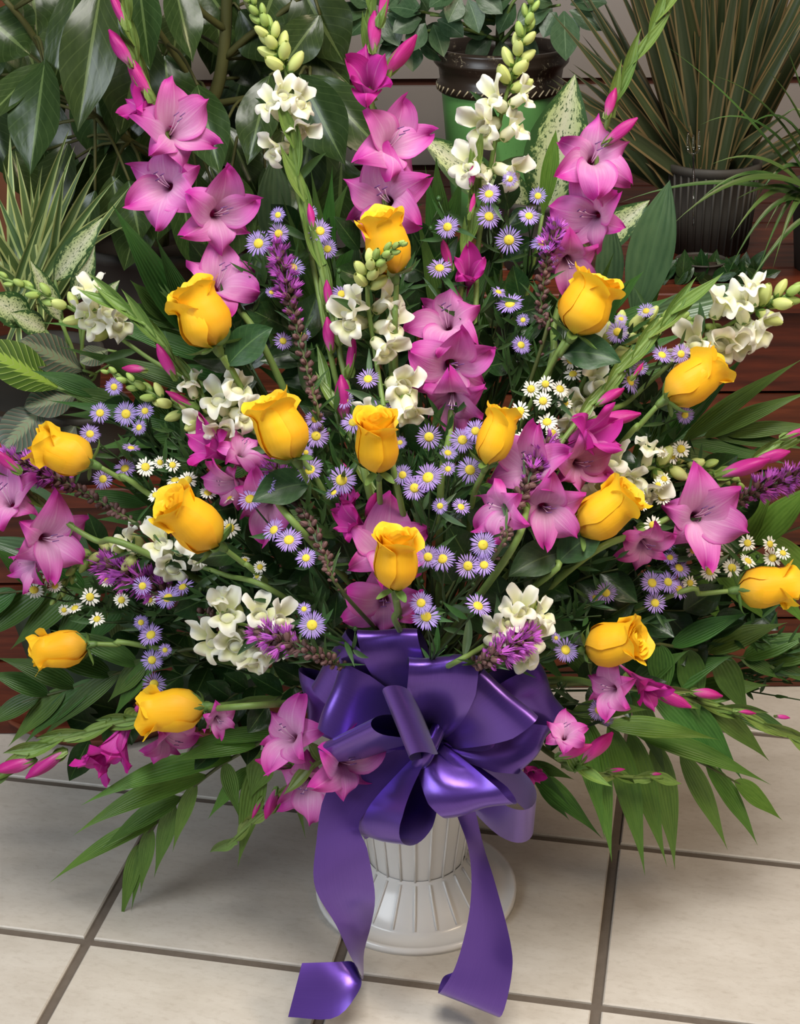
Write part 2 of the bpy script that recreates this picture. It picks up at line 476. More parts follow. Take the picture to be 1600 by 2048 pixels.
# ------------------------------------------------------------------ plant benches of red-brown wood
def bench(label, x0, x1, y0, y1, top, n_front, n_top):
    t = thing('plant_bench', label, 'bench', ((x0 + x1) / 2, (y0 + y1) / 2, 0), 'wooden benches along the wall')
    M = rel(t)
    h = (top - .03) / n_front
    put('carcass', mk('carcass', box((x0 + .02, y0 + .025, 0), (x1 - .02, y1, top - .03)), MAT['groove'], False), t, M)
    for k in range(n_front):
        put('plank', mk('plank', box((x0, y0, k * h + .002), (x1, y0 + .024, (k + 1) * h - .003)), MAT['red_wood'], False), t, M)
    w = (y1 - y0 + .02) / n_top
    for k in range(n_top):
        put('plank', mk('plank', box((x0, y0 - .02 + k * w, top - .028), (x1, y0 - .02 + (k + 1) * w - .006, top), .002), MAT['red_wood'], False), t, M)
    return t
bench('tall red-brown plank bench behind the yellow roses at the right edge', 0.02, 1.6, 2.10, 2.82, 0.63, 5, 6)
bench('low red-brown plank bench behind the palm fronds at the left edge', -1.6, -0.02, 1.98, 2.82, 0.40, 3, 7)
pw = thing('wooden_post', 'orange-brown wooden post against the wall at the top left corner', 'post', (-.70, 2.74, .40))
put('shaft', mk('shaft', box((-.05, -.02, 0), (.05, .03, 1.2), .004), MAT['post_wood'], False), pw)
put('cap', mk('cap', box((-.06, -.03, 1.2), (.06, .04, 1.23), .004), MAT['post_wood'], False), pw)

# ------------------------------------------------------------------ vase
def ground(x, y, z=0.0):
    d = RIGHT * ((x - 800) / F_PX) + UP * (-(y - 1024) / F_PX) + FWD
    return CAM + d * ((z - CAM_H) / d.z)
VB = ground(832, 1778); VB.z = 0
vase = thing('flower_vase', 'glossy white ribbed plastic vase on a wide round foot standing on the tiles', 'vase', VB)
MOUTH = VB + Vector((0, 0, .285))
put('body', mk('body', lathe([(.001, .05), (.058, .052), (.0605, .058), (.066, .10), (.074, .16), (.083, .22), (.093, .275), (.1, .283), (.103, .289), (.1, .292), (.09, .28), (.078, .2), (.06, .1), (.001, .09)], 44), MAT['vase']), vase)
put('foot', mk('foot', lathe([(.0615, .059), (.0625, .053), (.071, .04), (.084, .022), (.095, .0095), (.0955, .0065), (.117, .0055), (.1215, .0095), (.1255, .009), (.1255, .0), (.001, .0)], 56), MAT['vase']), vase)
N_RIB = 22
rb = mk('rib', tube([Vector((r + .0009, 0, z)) for r, z in ((.0605, .058), (.066, .10), (.074, .16), (.083, .22), (.093, .275))], .0015, n=6), MAT['vase'])
rf = mk('rib', tube([Vector((r + .0007, 0, z + .0009)) for r, z in ((.0625, .053), (.071, .04), (.084, .022), (.094, .0098))], .0015, n=6), MAT['vase'])
for k in range(N_RIB):
    R = Matrix.Rotation(2 * math.pi * (k + .4) / N_RIB, 4, 'Z')
    put('rib', rb, vase, R); put('rib', rf, vase, R)
foam = put('floral_foam', mk('floral_foam', lathe([(.001, .20), (.076, .20), (.085, .25), (.08, .31), (.05, .335), (.001, .34)], 20), MAT['stem_aster']), None, Matrix.Translation(VB))
foam['label'] = 'dark green floral foam holding the stems inside the white vase'; foam['category'] = 'foam'

# ------------------------------------------------------------------ purple bow
KNOT = P(858, 1480, 1.435)
bow = thing('ribbon_bow', 'large purple satin ribbon bow with many loops and two tails on the white vase', 'bow', KNOT)
MB_ = rel(bow)
def ribbon(name, rows, thick=0.0):
    """rows: list of (left point, right point)"""
    n = len(rows); V, UVs, Fc = [], [], []; W = 6
    for j, (a, b) in enumerate(rows):
        for i in range(W + 1):
            V.append(a.lerp(b, i / W)); UVs.append((i / W, j / (n - 1)))
    for j in range(n - 1):
        for i in range(W):
            q = j * (W + 1) + i; Fc.append((q, q + 1, q + W + 2, q + W + 1))
    me = mk(name, (V, Fc, UVs), MAT['ribbon'])
    o = put(name, me, bow, MB_)
    return o
def loop(A, B, H, dent=0.0, pinch=.22, sh=0.0):
    """a loop whose far fold runs from A to B (x, y, Y), bulging by H pixels; pinched together at the knot"""
    a, b = P(*A), P(*B)
    K = KNOT + Vector((U(-.005, .005), U(-.003, .005), U(-.005, .005)))
    e = (a + b) / 2; Hh = H / pxm(e)
    d = (e - K).normalized(); w = b - a
    nv = d.cross(w).normalized()
    if nv.dot(CAM - e) < 0: nv = -nv
    ka, kb = K - w * pinch / 2, K + w * pinch / 2
    n, W = 40, 10; ph = U(0, 6)
    def fn(u, v):
        t = v * 2 * math.pi
        x = ((1 - math.cos(t)) / 2) ** .8
        y = Hh * 1.2 * math.sin(t) * (.35 + .65 * math.sin(t / 2) ** 2)
        k = pinch + (1 - pinch) * min(1, x * 1.3) ** .7
        c = K + (e - K) * x
        p = c + w * ((u - .5) * k)
        z = y + dent * Hh * math.sin(u * 5 + ph) * math.sin(math.pi * x) * math.cos(t * .5)
        p = p + nv * z + d * (dent * .25 * Hh * math.sin(u * 7 + ph) * x)
        return p
    o = put('loop', mk('loop', grid(W, n, fn), MAT['ribbon']), bow, MB_)
    return o
for a in (((714, 1263, 1.425), (834, 1260, 1.42), 34, .2), ((818, 1322, 1.385), (958, 1318, 1.385), 38, .5), ((964, 1342, 1.40), (1074, 1438, 1.38), 34, .2),
          ((1072, 1318, 1.45), (1132, 1426, 1.45), 34, .5), ((1112, 1452, 1.43), (1042, 1548, 1.41), 32, .6), ((892, 1636, 1.385), (1030, 1606, 1.375), 46, .3),
          ((1070, 1606, 1.385), (1064, 1672, 1.435), 46, 0), ((706, 1668, 1.42), (812, 1692, 1.36), 46, .15), ((636, 1502, 1.39), (742, 1450, 1.36), 26, 0),
          ((622, 1371, 1.44), (690, 1260, 1.43), 32, .2), ((598, 1338, 1.46), (618, 1452, 1.45), 30, .4), ((684, 1320, 1.42), (636, 1458, 1.40), 34, .3),
          ((776, 1372, 1.35), (830, 1506, 1.345), 27, 0), ((690, 1600, 1.43), (730, 1676, 1.42), 34, .3), ((1000, 1500, 1.42), (960, 1420, 1.43), 26, .3)):
    loop(*a)
def tail(pts):
    """pts: (left x, left y, left Y, right x, right y, right Y)"""
    A = spline([P(a, b, c) for a, b, c, *_ in pts], 44); B = spline([P(d, e, f) for _, _, _, d, e, f in pts], 44)
    return ribbon('tail', list(zip(A, B)))
tail([(835, 1455, 1.43, 862, 1470, 1.43), (740, 1520, 1.42, 800, 1560, 1.415), (655, 1580, 1.41, 720, 1640, 1.40), (632, 1690, 1.40, 735, 1700, 1.39), (630, 1775, 1.395, 750, 1790, 1.40),
      (672, 1850, 1.40, 742, 1850, 1.43), (702, 1915, 1.395, 728, 1905, 1.435), (722, 1950, 1.385, 726, 1960, 1.425), (716, 1985, 1.372, 708, 1925, 1.41), (668, 2036, 1.358, 672, 1924, 1.40), (576, 2034, 1.36, 604, 1926, 1.40)])
tail([(862, 1470, 1.43, 880, 1470, 1.43), (895, 1540, 1.415, 925, 1540, 1.415), (910, 1618, 1.41, 948, 1612, 1.42), (935, 1690, 1.40, 968, 1695, 1.42), (943, 1760, 1.39, 990, 1765, 1.40), (936, 1840, 1.38, 1020, 1880, 1.38),
      (912, 1930, 1.372, 1024, 1945, 1.365), (885, 1978, 1.368, 1005, 2028, 1.355), (876, 1985, 1.385, 985, 2026, 1.375), (886, 1955, 1.40, 950, 1990, 1.395), (905, 1945, 1.40, 930, 1975, 1.395)])
put('knot_band', mk('knot_band', tube(spline([KNOT + Vector((-.016, -.012, -.03)), KNOT + Vector((-.004, -.03, 0)), KNOT + Vector((.012, -.014, .03))], 10), .008, n=10), MAT['ribbon']), bow, MB_)
# ------------------------------------------------------------------ flower meshes (unit size)
def smooth_prof(pts):
    xs = [p[0] for p in pts]; ys = [p[1] for p in pts]
    def f(t):
        for i in range(len(xs) - 1):
            if t <= xs[i + 1]:
                k = (t - xs[i]) / (xs[i + 1] - xs[i]); k = k * k * (3 - 2 * k)
                return ys[i] + (ys[i + 1] - ys[i]) * k
        return ys[-1]
    return f
ROSE_R = smooth_prof([(0, .06), (.1, .22), (.26, .345), (.45, .375), (.65, .345), (.82, .30), (.93, .31), (1.0, .36)])
def rose_petal(half, rs, hs, spir, lip, seed, dip=.10, point=.03):
    r_ = random.Random(seed); p1, p2 = r_.uniform(0, 6), r_.uniform(0, 6)
    def fn(u, v):
        w = u * 2 - 1
        t = v ** .85
        wid = half * min(1, .45 + 1.3 * t) * (1 if t < .8 else 1 - .18 * ((t - .8) / .2) ** 2)
        a = w * wid
        h = t * hs * (1 - dip * abs(w) ** 2.6 * t) + point * t * math.exp(-(w / .25) ** 2) * (t > .8)
        r = ROSE_R(t) * rs + spir * w + lip * max(0, t - .82) / .18 * (.6 + .4 * math.cos(w * 2.2 + p1)) * .06
        r += .012 * math.sin(5 * w + p2) * t * t
        h += .012 * math.sin(6 * w + p1) * t ** 3
        return (r * math.cos(a), r * math.sin(a), h)
    return mk('petal', grid(12, 12, fn), MAT['rose_petal'])
def rose_core(turns, seed):
    def fn(u, v):
        a = u * turns * 2 * math.pi
        r = .035 + .17 * u ** .9 + .02 * (v - .5) + .012 * math.sin(3 * a)
        h = .45 + (.53 - .05 * u) * v + .015 * math.sin(2.3 * a + 1)
        return (r * math.cos(a), r * math.sin(a), h)
    return mk('inner_petal', grid(60, 6, fn), MAT['rose_petal'])
ROSE_OUT = [rose_petal(1.18, 1.0, .97, .018, 1.0, 1), rose_petal(1.1, 1.0, .93, .02, 1.7, 2, .14), rose_petal(1.2, .99, 1.0, .016, .7, 3), rose_petal(1.0, 1.02, .86, .02, 2.2, 4, .2, .05)]
ROSE_MID = [rose_petal(1.2, .82, 1.0, .02, .6, 5, .07), rose_petal(1.15, .80, .98, .02, .3, 6, .08)]
ROSE_IN = [rose_petal(1.25, .60, 1.0, .022, .0, 7, .05), rose_petal(1.2, .62, .97, .02, .1, 8, .06)]
ROSE_CORE = [rose_core(2.6, 1), rose_core(2.1, 2)]
ROSE_HIP = mk('calyx', lathe([(.001, -.16), (.05, -.15), (.075, -.09), (.085, -.03), (.10, .02), (.13, .06), (.001, .07)], 12), MAT['sepal'])
SEPALS = []
for s_, (lx, lz, bx) in enumerate(((.50, .26, .16), (.46, -.02, .20), (.32, .50, .22), (.52, .10, .10))):
    SEPALS.append(mk('sepal', blade((.08, 0, 0), (lx, .03, lz), .17, Vector((-.3, 0, 1)), Vector((bx, 0, -.10)), wide=.22, fold=.3, nv=10, tip=1.5, base=.7), MAT['sepal']))

def tepal(R, Hh, W, rec, seed, flare=2.1, ruf=.10, tipw=.8):
    r_ = random.Random(seed); p1, p2 = r_.uniform(0, 6), r_.uniform(0, 6)
    def fn(u, v):
        w = u * 2 - 1
        r = .045 + .09 * v + (R - .135) * v ** flare
        z = Hh * (1 - (1 - v) ** 1.5) - rec * v ** 3.5
        hw = W * (min(1, .30 + 1.15 * v) if v < .62 else 1) * (1 if v < .45 else max(0.015, 1 - ((v - .45) / .55) ** 1.9) ** tipw)
        s = w * hw
        rho = (r + .02) * (1 + 2.6 * v * v)
        a = max(-1.5, min(1.5, s / rho))
        x = r - rho * (1 - math.cos(a)); y = rho * math.sin(a)
        k = v * v * abs(w) ** 1.5
        z += ruf * k * math.sin(8.5 * v + p1 + (0 if w > 0 else 1.9)) + .05 * v * v * math.sin(3 * w + p1) + .03 * v * w * math.sin(p2)
        x += ruf * .6 * k * math.cos(7 * v + p2)
        return (x, y, z)
    return grid(10, 16, fn)
def flower_set(name, specs, mat):
    return [mk(name, tepal(*s), MAT[mat]) for s in specs]
G_OPEN = flower_set('petal', [(.62, .46, .32, .12, 1), (.57, .48, .29, .06, 2, 1.9, .12), (.55, .42, .26, .18, 3, 2.0), (.60, .52, .32, .02, 4, 2.0, .13), (.54, .40, .25, .24, 5, 1.8, .12)], 'glad')
G_HALF = flower_set('petal', [(.34, .74, .24, .0, 6, 2.6, .05), (.30, .78, .22, -.02, 7, 2.4, .05), (.36, .70, .24, .04, 8, 2.8, .06)], 'glad_deep')
G_THROAT = mk('throat', lathe([(.02, -.34), (.03, -.2), (.042, -.05), (.06, .02), (.05, .03)], 10), MAT['glad_bud'])
def glad_bud_geo(fat, sw):
    def fn(u, v):
        a = 2 * math.pi * u
        r = fat * (math.sin(math.pi * min(1, v * .86 + .07)) ** .8) * (1 + .13 * math.cos(3 * a + sw * v)) * (1 if v < .8 else 1 - .45 * (v - .8) / .2)
        return (r * math.cos(a), r * math.sin(a), v)
    return grid(16, 12, fn)
G_BUD = [mk('bud', glad_bud_geo(.145, 3), MAT['glad_bud']), mk('bud', glad_bud_geo(.17, 5), MAT['glad_bud']), mk('bud', glad_bud_geo(.115, 2), MAT['glad_bud'])]
G_STAM = mk('stamen', join(*[tube(spline([Vector((.012 * math.cos(a), .012 * math.sin(a) , .1)), Vector((.03 * math.cos(a), .03 * math.sin(a) + .05, .34)), Vector((.05 * math.cos(a), .05 * math.sin(a) + .10, .50))], 5), .007, .005, 4) for a in (0.3, 2.4, 4.5)]), MAT['stamen'])
G_ANTH = mk('anther', join(*[tube(spline([Vector((.05 * math.cos(a) - .03, .05 * math.sin(a) + .10, .50)), Vector((.05 * math.cos(a) + .04, .05 * math.sin(a) + .13, .55))], 3), .009, .007, 4) for a in (0.3, 2.4, 4.5)]), MAT['anther'])
G_CUP = mk('bract', blade((.03, 0, -.1), (.13, 0, .62), .30, Vector((-1, 0, .2)), Vector((.10, 0, -.1)), wide=.3, fold=.5, nv=9, tip=1.2, base=.7), MAT['bract'])

# snapdragon floret: tube along +Z, mouth at z=.6, lips flare; +Y is up
def snap_parts(seed, op=1.0):
    r_ = random.Random(seed); p1, p2 = r_.uniform(0, 6), r_.uniform(0, 6)
    tube_g = lathe([(.06, 0), (.15, .05), (.175, .2), (.16, .4), (.185, .56), (.19, .60)], 14)
    def lip(a0, a1, lobes, R, back, frm):
        def fn(u, v):
            a = math.radians(a0 + (a1 - a0) * u)
            lob = abs(math.cos(math.pi * (u * lobes - .5 * (lobes % 2 == 0) + .0))) if lobes % 2 == 0 else abs(math.cos(math.pi * (u - .5) * lobes))
            edge = .50 + .50 * lob ** .6
            side = math.sin(math.pi * u) ** .35 if 0 < u < 1 else 0
            r = .17 + (R * edge * (.35 + .65 * side) - .05) * v
            z = frm + .36 * math.sin(v * 1.5) - back * v * v + .09 * v * math.sin(11 * u + p1) * op + .07 * v * v * math.sin(23 * u + p2)
            return (r * math.cos(a), r * math.sin(a), z)
        return fn
    up = grid(24, 8, lip(20, 160, 2, .50, .02, .48)); lo = grid(28, 8, lip(172, 368, 3, .42, .26, .50))
    pal = grid(10, 6, lambda u, v: (.17 * math.cos(2 * math.pi * u) * math.sin(math.pi / 2 * v), -.05 + .11 * math.sin(2 * math.pi * u) * math.sin(math.pi / 2 * v), .50 + .18 * math.cos(math.pi / 2 * v)))
    return (mk('floret', join(tube_g, pal), MAT['snap_petal']), mk('upper_lip', up, MAT['snap_petal']), mk('lower_lip', lo, MAT['snap_petal']))
SNAP = [snap_parts(k) for k in range(4)]
SNAP_CAL = mk('calyx', join(*[blade((.03 * math.cos(a), .03 * math.sin(a), -.02), (.22 * math.cos(a), .22 * math.sin(a), .20), .16, Vector((-math.cos(a), -math.sin(a), .4)), (.04 * math.cos(a), .04 * math.sin(a), -.06), nv=4, nu=2, ph=0) for a in [k * 1.2566 for k in range(5)]]), MAT['calyx'])
def snap_bud_geo():
    def fn(u, v):
        a = 2 * math.pi * u
        r = .25 * math.sin(math.pi * min(1, v * .93 + .04)) ** .6 * (1 + .08 * math.cos(2 * a))
        return (r * math.cos(a), r * math.sin(a) + .10 * v * v, v * .9)
    return grid(10, 8, fn)
SNAP_BUD = mk('bud', snap_bud_geo(), MAT['snap_bud'])
SNAP_GREEN = mk('bud', snap_bud_geo(), MAT['bud_green'])

# liatris tufts
def tuft(n, L, spread, seed):
    r_ = random.Random(seed); g = []
    for k in range(n):
        a = r_.uniform(0, 6.28); s = spread * r_.uniform(.5, 1)
        e = Vector((s * math.cos(a), s * math.sin(a), .5 + L * r_.uniform(.6, 1)))
        g.append(blade((.08 * math.cos(a), .08 * math.sin(a), .42), e, .10, Vector((-math.cos(a), -math.sin(a), .6)), Vector((.1 * math.cos(a), .1 * math.sin(a), -.05)), nv=3, nu=2, wide=.6, ph=0, base=.4))
    return join(*g)
CAL_G = join(lathe([(.02, 0), (.16, .1), (.20, .3), (.17, .52), (.08, .62), (.001, .64)], 8), *[blade((.1 * math.cos(a), .1 * math.sin(a), .0), (.24 * math.cos(a), .24 * math.sin(a), .6), .2, Vector((-math.cos(a), -math.sin(a), .2)), (.1 * math.cos(a), .1 * math.sin(a), 0), nv=3, nu=2, ph=0) for a in (0, 1.26, 2.51, 3.77, 5.03)])
L_CAL = mk('floret', CAL_G, MAT['liatris_calyx'])
L_TUFT = [mk('tuft', tuft(28, .65, .62, k), MAT['liatris_tuft']) for k in range(3)]
L_SMALL = mk('tuft', tuft(14, .38, .24, 9), MAT['liatris_tuft'])

# asters / daisies: unit diameter
def rays(n, lay, seed, wid, droop):
    r_ = random.Random(seed); g = []
    for k in range(n):
        a = 2 * math.pi * (k + r_.uniform(-.25, .25)) / n
        R = .5 * r_.uniform(.84, 1.04); z = r_.uniform(-droop, .06) + lay * (k % 2) * .03
        ca, sa = math.cos(a), math.sin(a)
        g.append(blade((.13 * ca, .13 * sa, .0), (R * ca, R * sa, z), wid, Vector((0, 0, 1)), Vector((0, 0, .05)), nv=4, nu=2, wide=.62, tip=.7, fold=-.15, ph=0, base=.5))
    g.append(lathe([(.001, -.16), (.07, -.14), (.12, -.06), (.15, -.01), (.001, .0)], 10))
    return join(*g)
ASTER = [mk('blossom', rays(34, 1, 1, .052, .04), MAT['aster_ray']), mk('blossom', rays(30, 1, 2, .058, .14), MAT['aster_ray']), mk('blossom', rays(26, 1, 3, .055, .0), MAT['aster_ray'])]
DAISY = [mk('blossom', rays(17, 0, 4, .105, .06), MAT['daisy_ray']), mk('blossom', rays(15, 0, 5, .11, .15), MAT['daisy_ray'])]
def disc_geo(r, h):
    def fn(u, v):
        a = 2 * math.pi * u; t = v
        return (r * math.sin(t * 1.57) * math.cos(a), r * math.sin(t * 1.57) * math.sin(a), h * math.cos(t * 1.57) + .012 * math.sin(a * 9 + t * 20))
    return grid(16, 6, fn)
A_DISC = mk('disc', disc_geo(.175, .085), MAT['disc']); D_DISC = mk('disc', disc_geo(.20, .10), MAT['disc'])

# ------------------------------------------------------------------ stems
def stem_path(end, zdir=None, n=14, pull=.35):
    """from inside the vase mouth to a flower base"""
    a = MOUTH + Vector((U(-.04, .04), U(-.035, .03), U(-.03, .01)))
    d = end - a
    if zdir is None: zdir = d.normalized()
    c = end - zdir * d.length * pull
    return [a * (1 - t) ** 2 + c * (2 * t * (1 - t)) + end * t * t for t in [i / n for i in range(n + 1)]]

# ------------------------------------------------------------------ roses
def rose(base, top, width, label, off=0.0, toward=25, stem=None, leaf=0, seed=0):
    r_ = random.Random(100 + seed)
    bx, by = base; tx, ty = top
    off -= .045
    p = PD(bx, by, off)
    s = 1 / pxm(p)
    L2 = math.hypot(tx - bx, ty - by)
    ang = math.degrees(math.atan2(by - ty, tx - bx))
    ax = facing(p, ang, 90 - toward)
    size = width * s / .80
    root = thing('yellow_rose', label, 'rose', p, 'yellow roses in the arrangement')
    M = frame(Vector((0, 0, 0)), ax, size, None, r_.uniform(0, 6))
    stretch = max(.9, min(1.35, (L2 / math.cos(math.radians(toward))) * s / size))
    M = M @ Matrix.Diagonal((1, 1, stretch, 1))
    for k in range(5):
        put('petal', ROSE_OUT[(k + seed) % 4], root, M @ Matrix.Rotation(k * 1.2566 + r_.uniform(-.15, .15), 4, 'Z') @ Matrix.Scale(1 + .012 * k, 4))
    for k in range(4):
        put('petal', ROSE_MID[k % 2], root, M @ Matrix.Rotation(.5 + k * 1.5708 + r_.uniform(-.15, .15), 4, 'Z'))
    for k in range(3):
        put('petal', ROSE_IN[k % 2], root, M @ Matrix.Rotation(.2 + k * 2.094, 4, 'Z'))
    put('inner_petal', ROSE_CORE[seed % 2], root, M)
    hip = put('calyx', ROSE_HIP, root, M)
    for k in range(5):
        put('sepal', SEPALS[(k + seed) % 4], hip, Matrix.Rotation(k * 1.2566 + .3, 4, 'Z'))
    end = p - ax * size * .14
    if stem:
        q = PP(stem, off + .035)
        a = MOUTH + Vector((U(-.04, .04), U(-.03, .03), 0))
        pts = spline([a, q, q.lerp(end, .55), end], 16)
    else:
        a = MOUTH + Vector((U(-.04, .04), U(-.02, .03), 0))
        pts = spline([a, a.lerp(end, .6) + FWD * .07, end - ax * .03 + FWD * .035, end], 16)
    put('stem', mk('stem', tube(pts, .0034, .0027, 7), MAT['stem_green']), root, rel(root))
    for k in range(leaf):
        i = 12 - 3 * k
        b = pts[i]; side = (RIGHT if (k + seed) % 2 else -RIGHT) * .6 + UP * r_.uniform(-.3, .6) + FWD * -.1
        put('leaf', mk('leaf', blade(b, b + side.normalized() * .06, .038, (CAM - b).normalized() + UP * .3, UP * .008, wide=.45, fold=.15, wave=.03), MAT['rose_leaf']), root, rel(root))
    return root

ROSES = [
 ((789, 550), (762, 432), 92, 'yellow rose at the very top centre, under the tallest pink gladiolus', .0, 22, (790, 700), 0),
 ((1146, 668), (1198, 556), 108, 'large yellow rose below the upper right pink gladiolus', .0, 14, (1095, 745), 1),
 ((1330, 800), (1442, 722), 92, 'yellow rosebud below the white snapdragons pointing to the upper right', .0, 6, (1225, 910), 0),
 ((434, 694), (380, 574), 108, 'yellow rose under the upper left pink gladiolus blooms', .0, 14, (480, 770), 1),
 ((592, 918), (533, 800), 104, 'yellow rose at middle left beside the white snapdragon with a dark leaf behind', -.01, 14, None, 1),
 ((757, 944), (752, 832), 88, 'upright yellow rose in the middle showing its spiral heart above lavender asters', -.01, 32, None, 0),
 ((972, 930), (1010, 818), 74, 'slim yellow rose right of centre between asters and white daisies', .0, 10, None, 0),
 ((185, 928), (72, 882), 88, 'yellow rose at the left edge above the purple liatris spike', .0, 10, (300, 990), 0),
 ((438, 1088), (340, 1004), 100, 'yellow rose at left centre turned forward above the front white snapdragons', -.02, 28, (530, 1160, .03), 0),
 ((793, 1180), (793, 1062), 92, 'yellow rose directly above the top loop of the purple bow', -.02, 22, (796, 1255, .06), 0),
 ((1158, 1066), (1262, 984), 96, 'yellow rose right of centre below the large pale pink gladiolus', .0, 18, (1080, 1165), 2),
 ((1474, 1180), (1592, 1166), 84, 'yellow rose at the far right edge among white daisies', .0, 6, (1330, 1195), 0),
 ((1172, 1300), (1276, 1278), 92, 'yellow rose right of the purple bow showing its spiral heart', .0, 30, (1110, 1302, .09), 1),
 ((178, 1290), (66, 1306), 78, 'yellow rosebud at the far left lying level above the palm leaflets', .0, 4, (290, 1292), 0),
 ((410, 1414), (282, 1428), 92, 'yellow rose lowest of all, lying at lower left on the gladiolus buds', -.01, 10, (540, 1396, .06), 0),
]
for i, r in enumerate(ROSES): rose(*r, seed=i)

# ------------------------------------------------------------------ gladioli
def gladiolus(label, path, florets, buds, bracts, off=0.0, rad=.0042, bl=95, bw=26):
    """path from the vase side to the tip; florets (x, y, size, ang, tilt[, half]); buds (x, y, length, ang, tilt); bracts: fractions of the path"""
    pts = [PP(q, off) for q in path]
    full = [MOUTH + Vector((U(-.04, .04), U(-.02, .03), 0))] + pts
    sp = spline(full, 10 * (len(full) - 1))
    root = thing('gladiolus', label, 'gladiolus', pts[0], 'pink gladioli in the arrangement')
    M0 = rel(root)
    put('stem', mk('stem', tube(sp, rad, rad * .45, 7), MAT['stem_green']), root, M0)
    def near(p): return min(sp, key=lambda q: (q - p).length)
    for k, fl in enumerate(florets):
        x, y, size, ang, tilt = fl[:5]
        half = len(fl) > 5 and fl[5]
        p = PD(x, y, off - .012 + (fl[6] if len(fl) > 6 else 0)); s = size / pxm(p)
        ax = facing(p, ang, tilt)
        S = s / (1.16 if not half else .82)
        M = M0 @ frame(p - ax * S * (.25 if not half else .4), ax, S, UP, U(-.25, .25))
        th = put('floret', G_THROAT, root, M)
        st = G_HALF if half else G_OPEN
        for j in range(6):
            R = Matrix.Rotation(math.pi / 2 + j * math.pi / 3 + U(-.09, .09), 4, 'Z')
            me = st[(j * 2 + k) % len(st)] if not half else st[(j + k) % 3]
            sc_ = (1.06 if j == 0 else .92 if j in (2, 4) else 1.0) * U(.94, 1.05) * (1.0 if j % 2 == 0 else .96)
            put('petal', me, th, R @ Matrix.Translation((0, 0, .01 * (j % 2))) @ Matrix.Rotation(U(-.10, .10), 4, 'Y') @ Matrix.Scale(sc_, 4))
        if not half:
            st_ = put('stamen', G_STAM, th); put('anther', G_ANTH, th)
        b = p - ax * S * .55; q = near(b)
        put('bract', mk('bract', blade(q - (b - q) * .1, b + ax * S * .03, bw * .9 / pxm(p), (CAM - p), UP * .004, wide=.35, fold=.25, nv=8, base=.6), MAT['bract']), root, M0)
    for k, (x, y, ln, ang, tilt) in enumerate(buds):
        p = PD(x, y, off - .012); S = ln / pxm(p) / max(.45, math.sin(math.radians(max(tilt, 25))))
        ax = facing(p, ang, tilt)
        b = put('bud', G_BUD[k % 3], root, M0 @ frame(p - ax * S * .5, ax, S, None, U(0, 6)))
        for j in range(2): put('bract', G_CUP, b, Matrix.Rotation(j * 2.6 + U(0, 1), 4, 'Z'))
    n = len(sp)
    for k, t in enumerate(bracts):
        i = min(n - 2, int(t * (n - 1)))
        b = sp[i]; T = (sp[i + 1] - sp[max(0, i - 1)]).normalized()
        side = T.cross((CAM - b).normalized()).normalized() * (1 if k % 2 else -1)
        L = bl / pxm(b) * U(.85, 1.1)
        e = b + T * L + side * L * U(.06, .16) + (CAM - b).normalized() * L * .05
        put('bract', mk('bract', blade(b - side * .002, e, bw / pxm(b), (CAM - b) - side * .9, side * L * .10, wide=.38, fold=.35, nv=9, base=.6, tip=1.2), MAT['bract']), root, M0)
    return root
rng = lambda a, b, n: [a + (b - a) * i / max(1, n - 1) for i in range(n)]
gladiolus('tall pink gladiolus with three wide blooms leaning to the upper left', [(560, 760), (470, 600), (400, 430), (340, 290), (300, 190), (268, 90), (240, -50)],
  [(440, 565, 165, 60, 30), (437, 432, 178, -20, 24), (330, 372, 180, 170, 18), (348, 262, 172, 40, 28), (292, 222, 100, 150, 62, 1)],
  [(278, 155, 95, 118, 80), (240, 95, 80, 122, 82), (236, 18, 80, 115, 84)], rng(.68, .96, 7), .02)
gladiolus('tallest pink gladiolus standing at the top centre behind the yellow rose', [(790, 900), (780, 650), (775, 450), (748, 250), (738, 110), (745, -60)],
  [(772, 402, 205, 170, 14), (785, 292, 178, 35, 32), (735, 172, 128, 95, 32, 1)],
  [(800, 112, 100, 52, 70), (748, 62, 78, 88, 82), (768, 8, 80, 80, 80), (765, 470, 110, -65, 60)], rng(.72, .97, 6), .03)
gladiolus('pink gladiolus at the upper right with long pale green buds at its tip', [(1080, 800), (1110, 640), (1165, 470), (1200, 300), (1235, 190), (1320, 30), (1365, -60)],
  [(1136, 525, 130, -70, 40), (1182, 435, 165, 200, 30), (1190, 318, 180, 40, 18)],
  [(1242, 262, 80, 38, 76), (1222, 205, 60, 72, 84)], rng(.66, .97, 9), .02, bl=120, bw=26)
gladiolus('mauve gladiolus in the centre with two deep blooms beside the white snapdragon', [(880, 1000), (900, 860), (905, 700), (925, 560), (945, 430), (950, 330)],
  [(905, 800, 150, -90, 45), (905, 735, 186, -60, 22), (893, 645, 165, 110, 26), (940, 550, 92, 80, 30, 1)],
  [(893, 508, 62, 105, 80), (944, 352, 40, 85, 84), (944, 412, 50, 80, 84)], rng(.70, .95, 6), .015)
gladiolus('slender gladiolus with closed magenta buds rising left of the centre', [(745, 1010), (705, 820), (665, 640), (625, 470), (598, 360), (580, 250)],
  [], [(657, 590, 60, 97, 82), (658, 668, 68, 97, 82), (703, 712, 76, 82, 74), (622, 432, 50, 100, 84), (686, 795, 90, 95, 80)], rng(.45, .94, 7), .01, bl=125, bw=32)
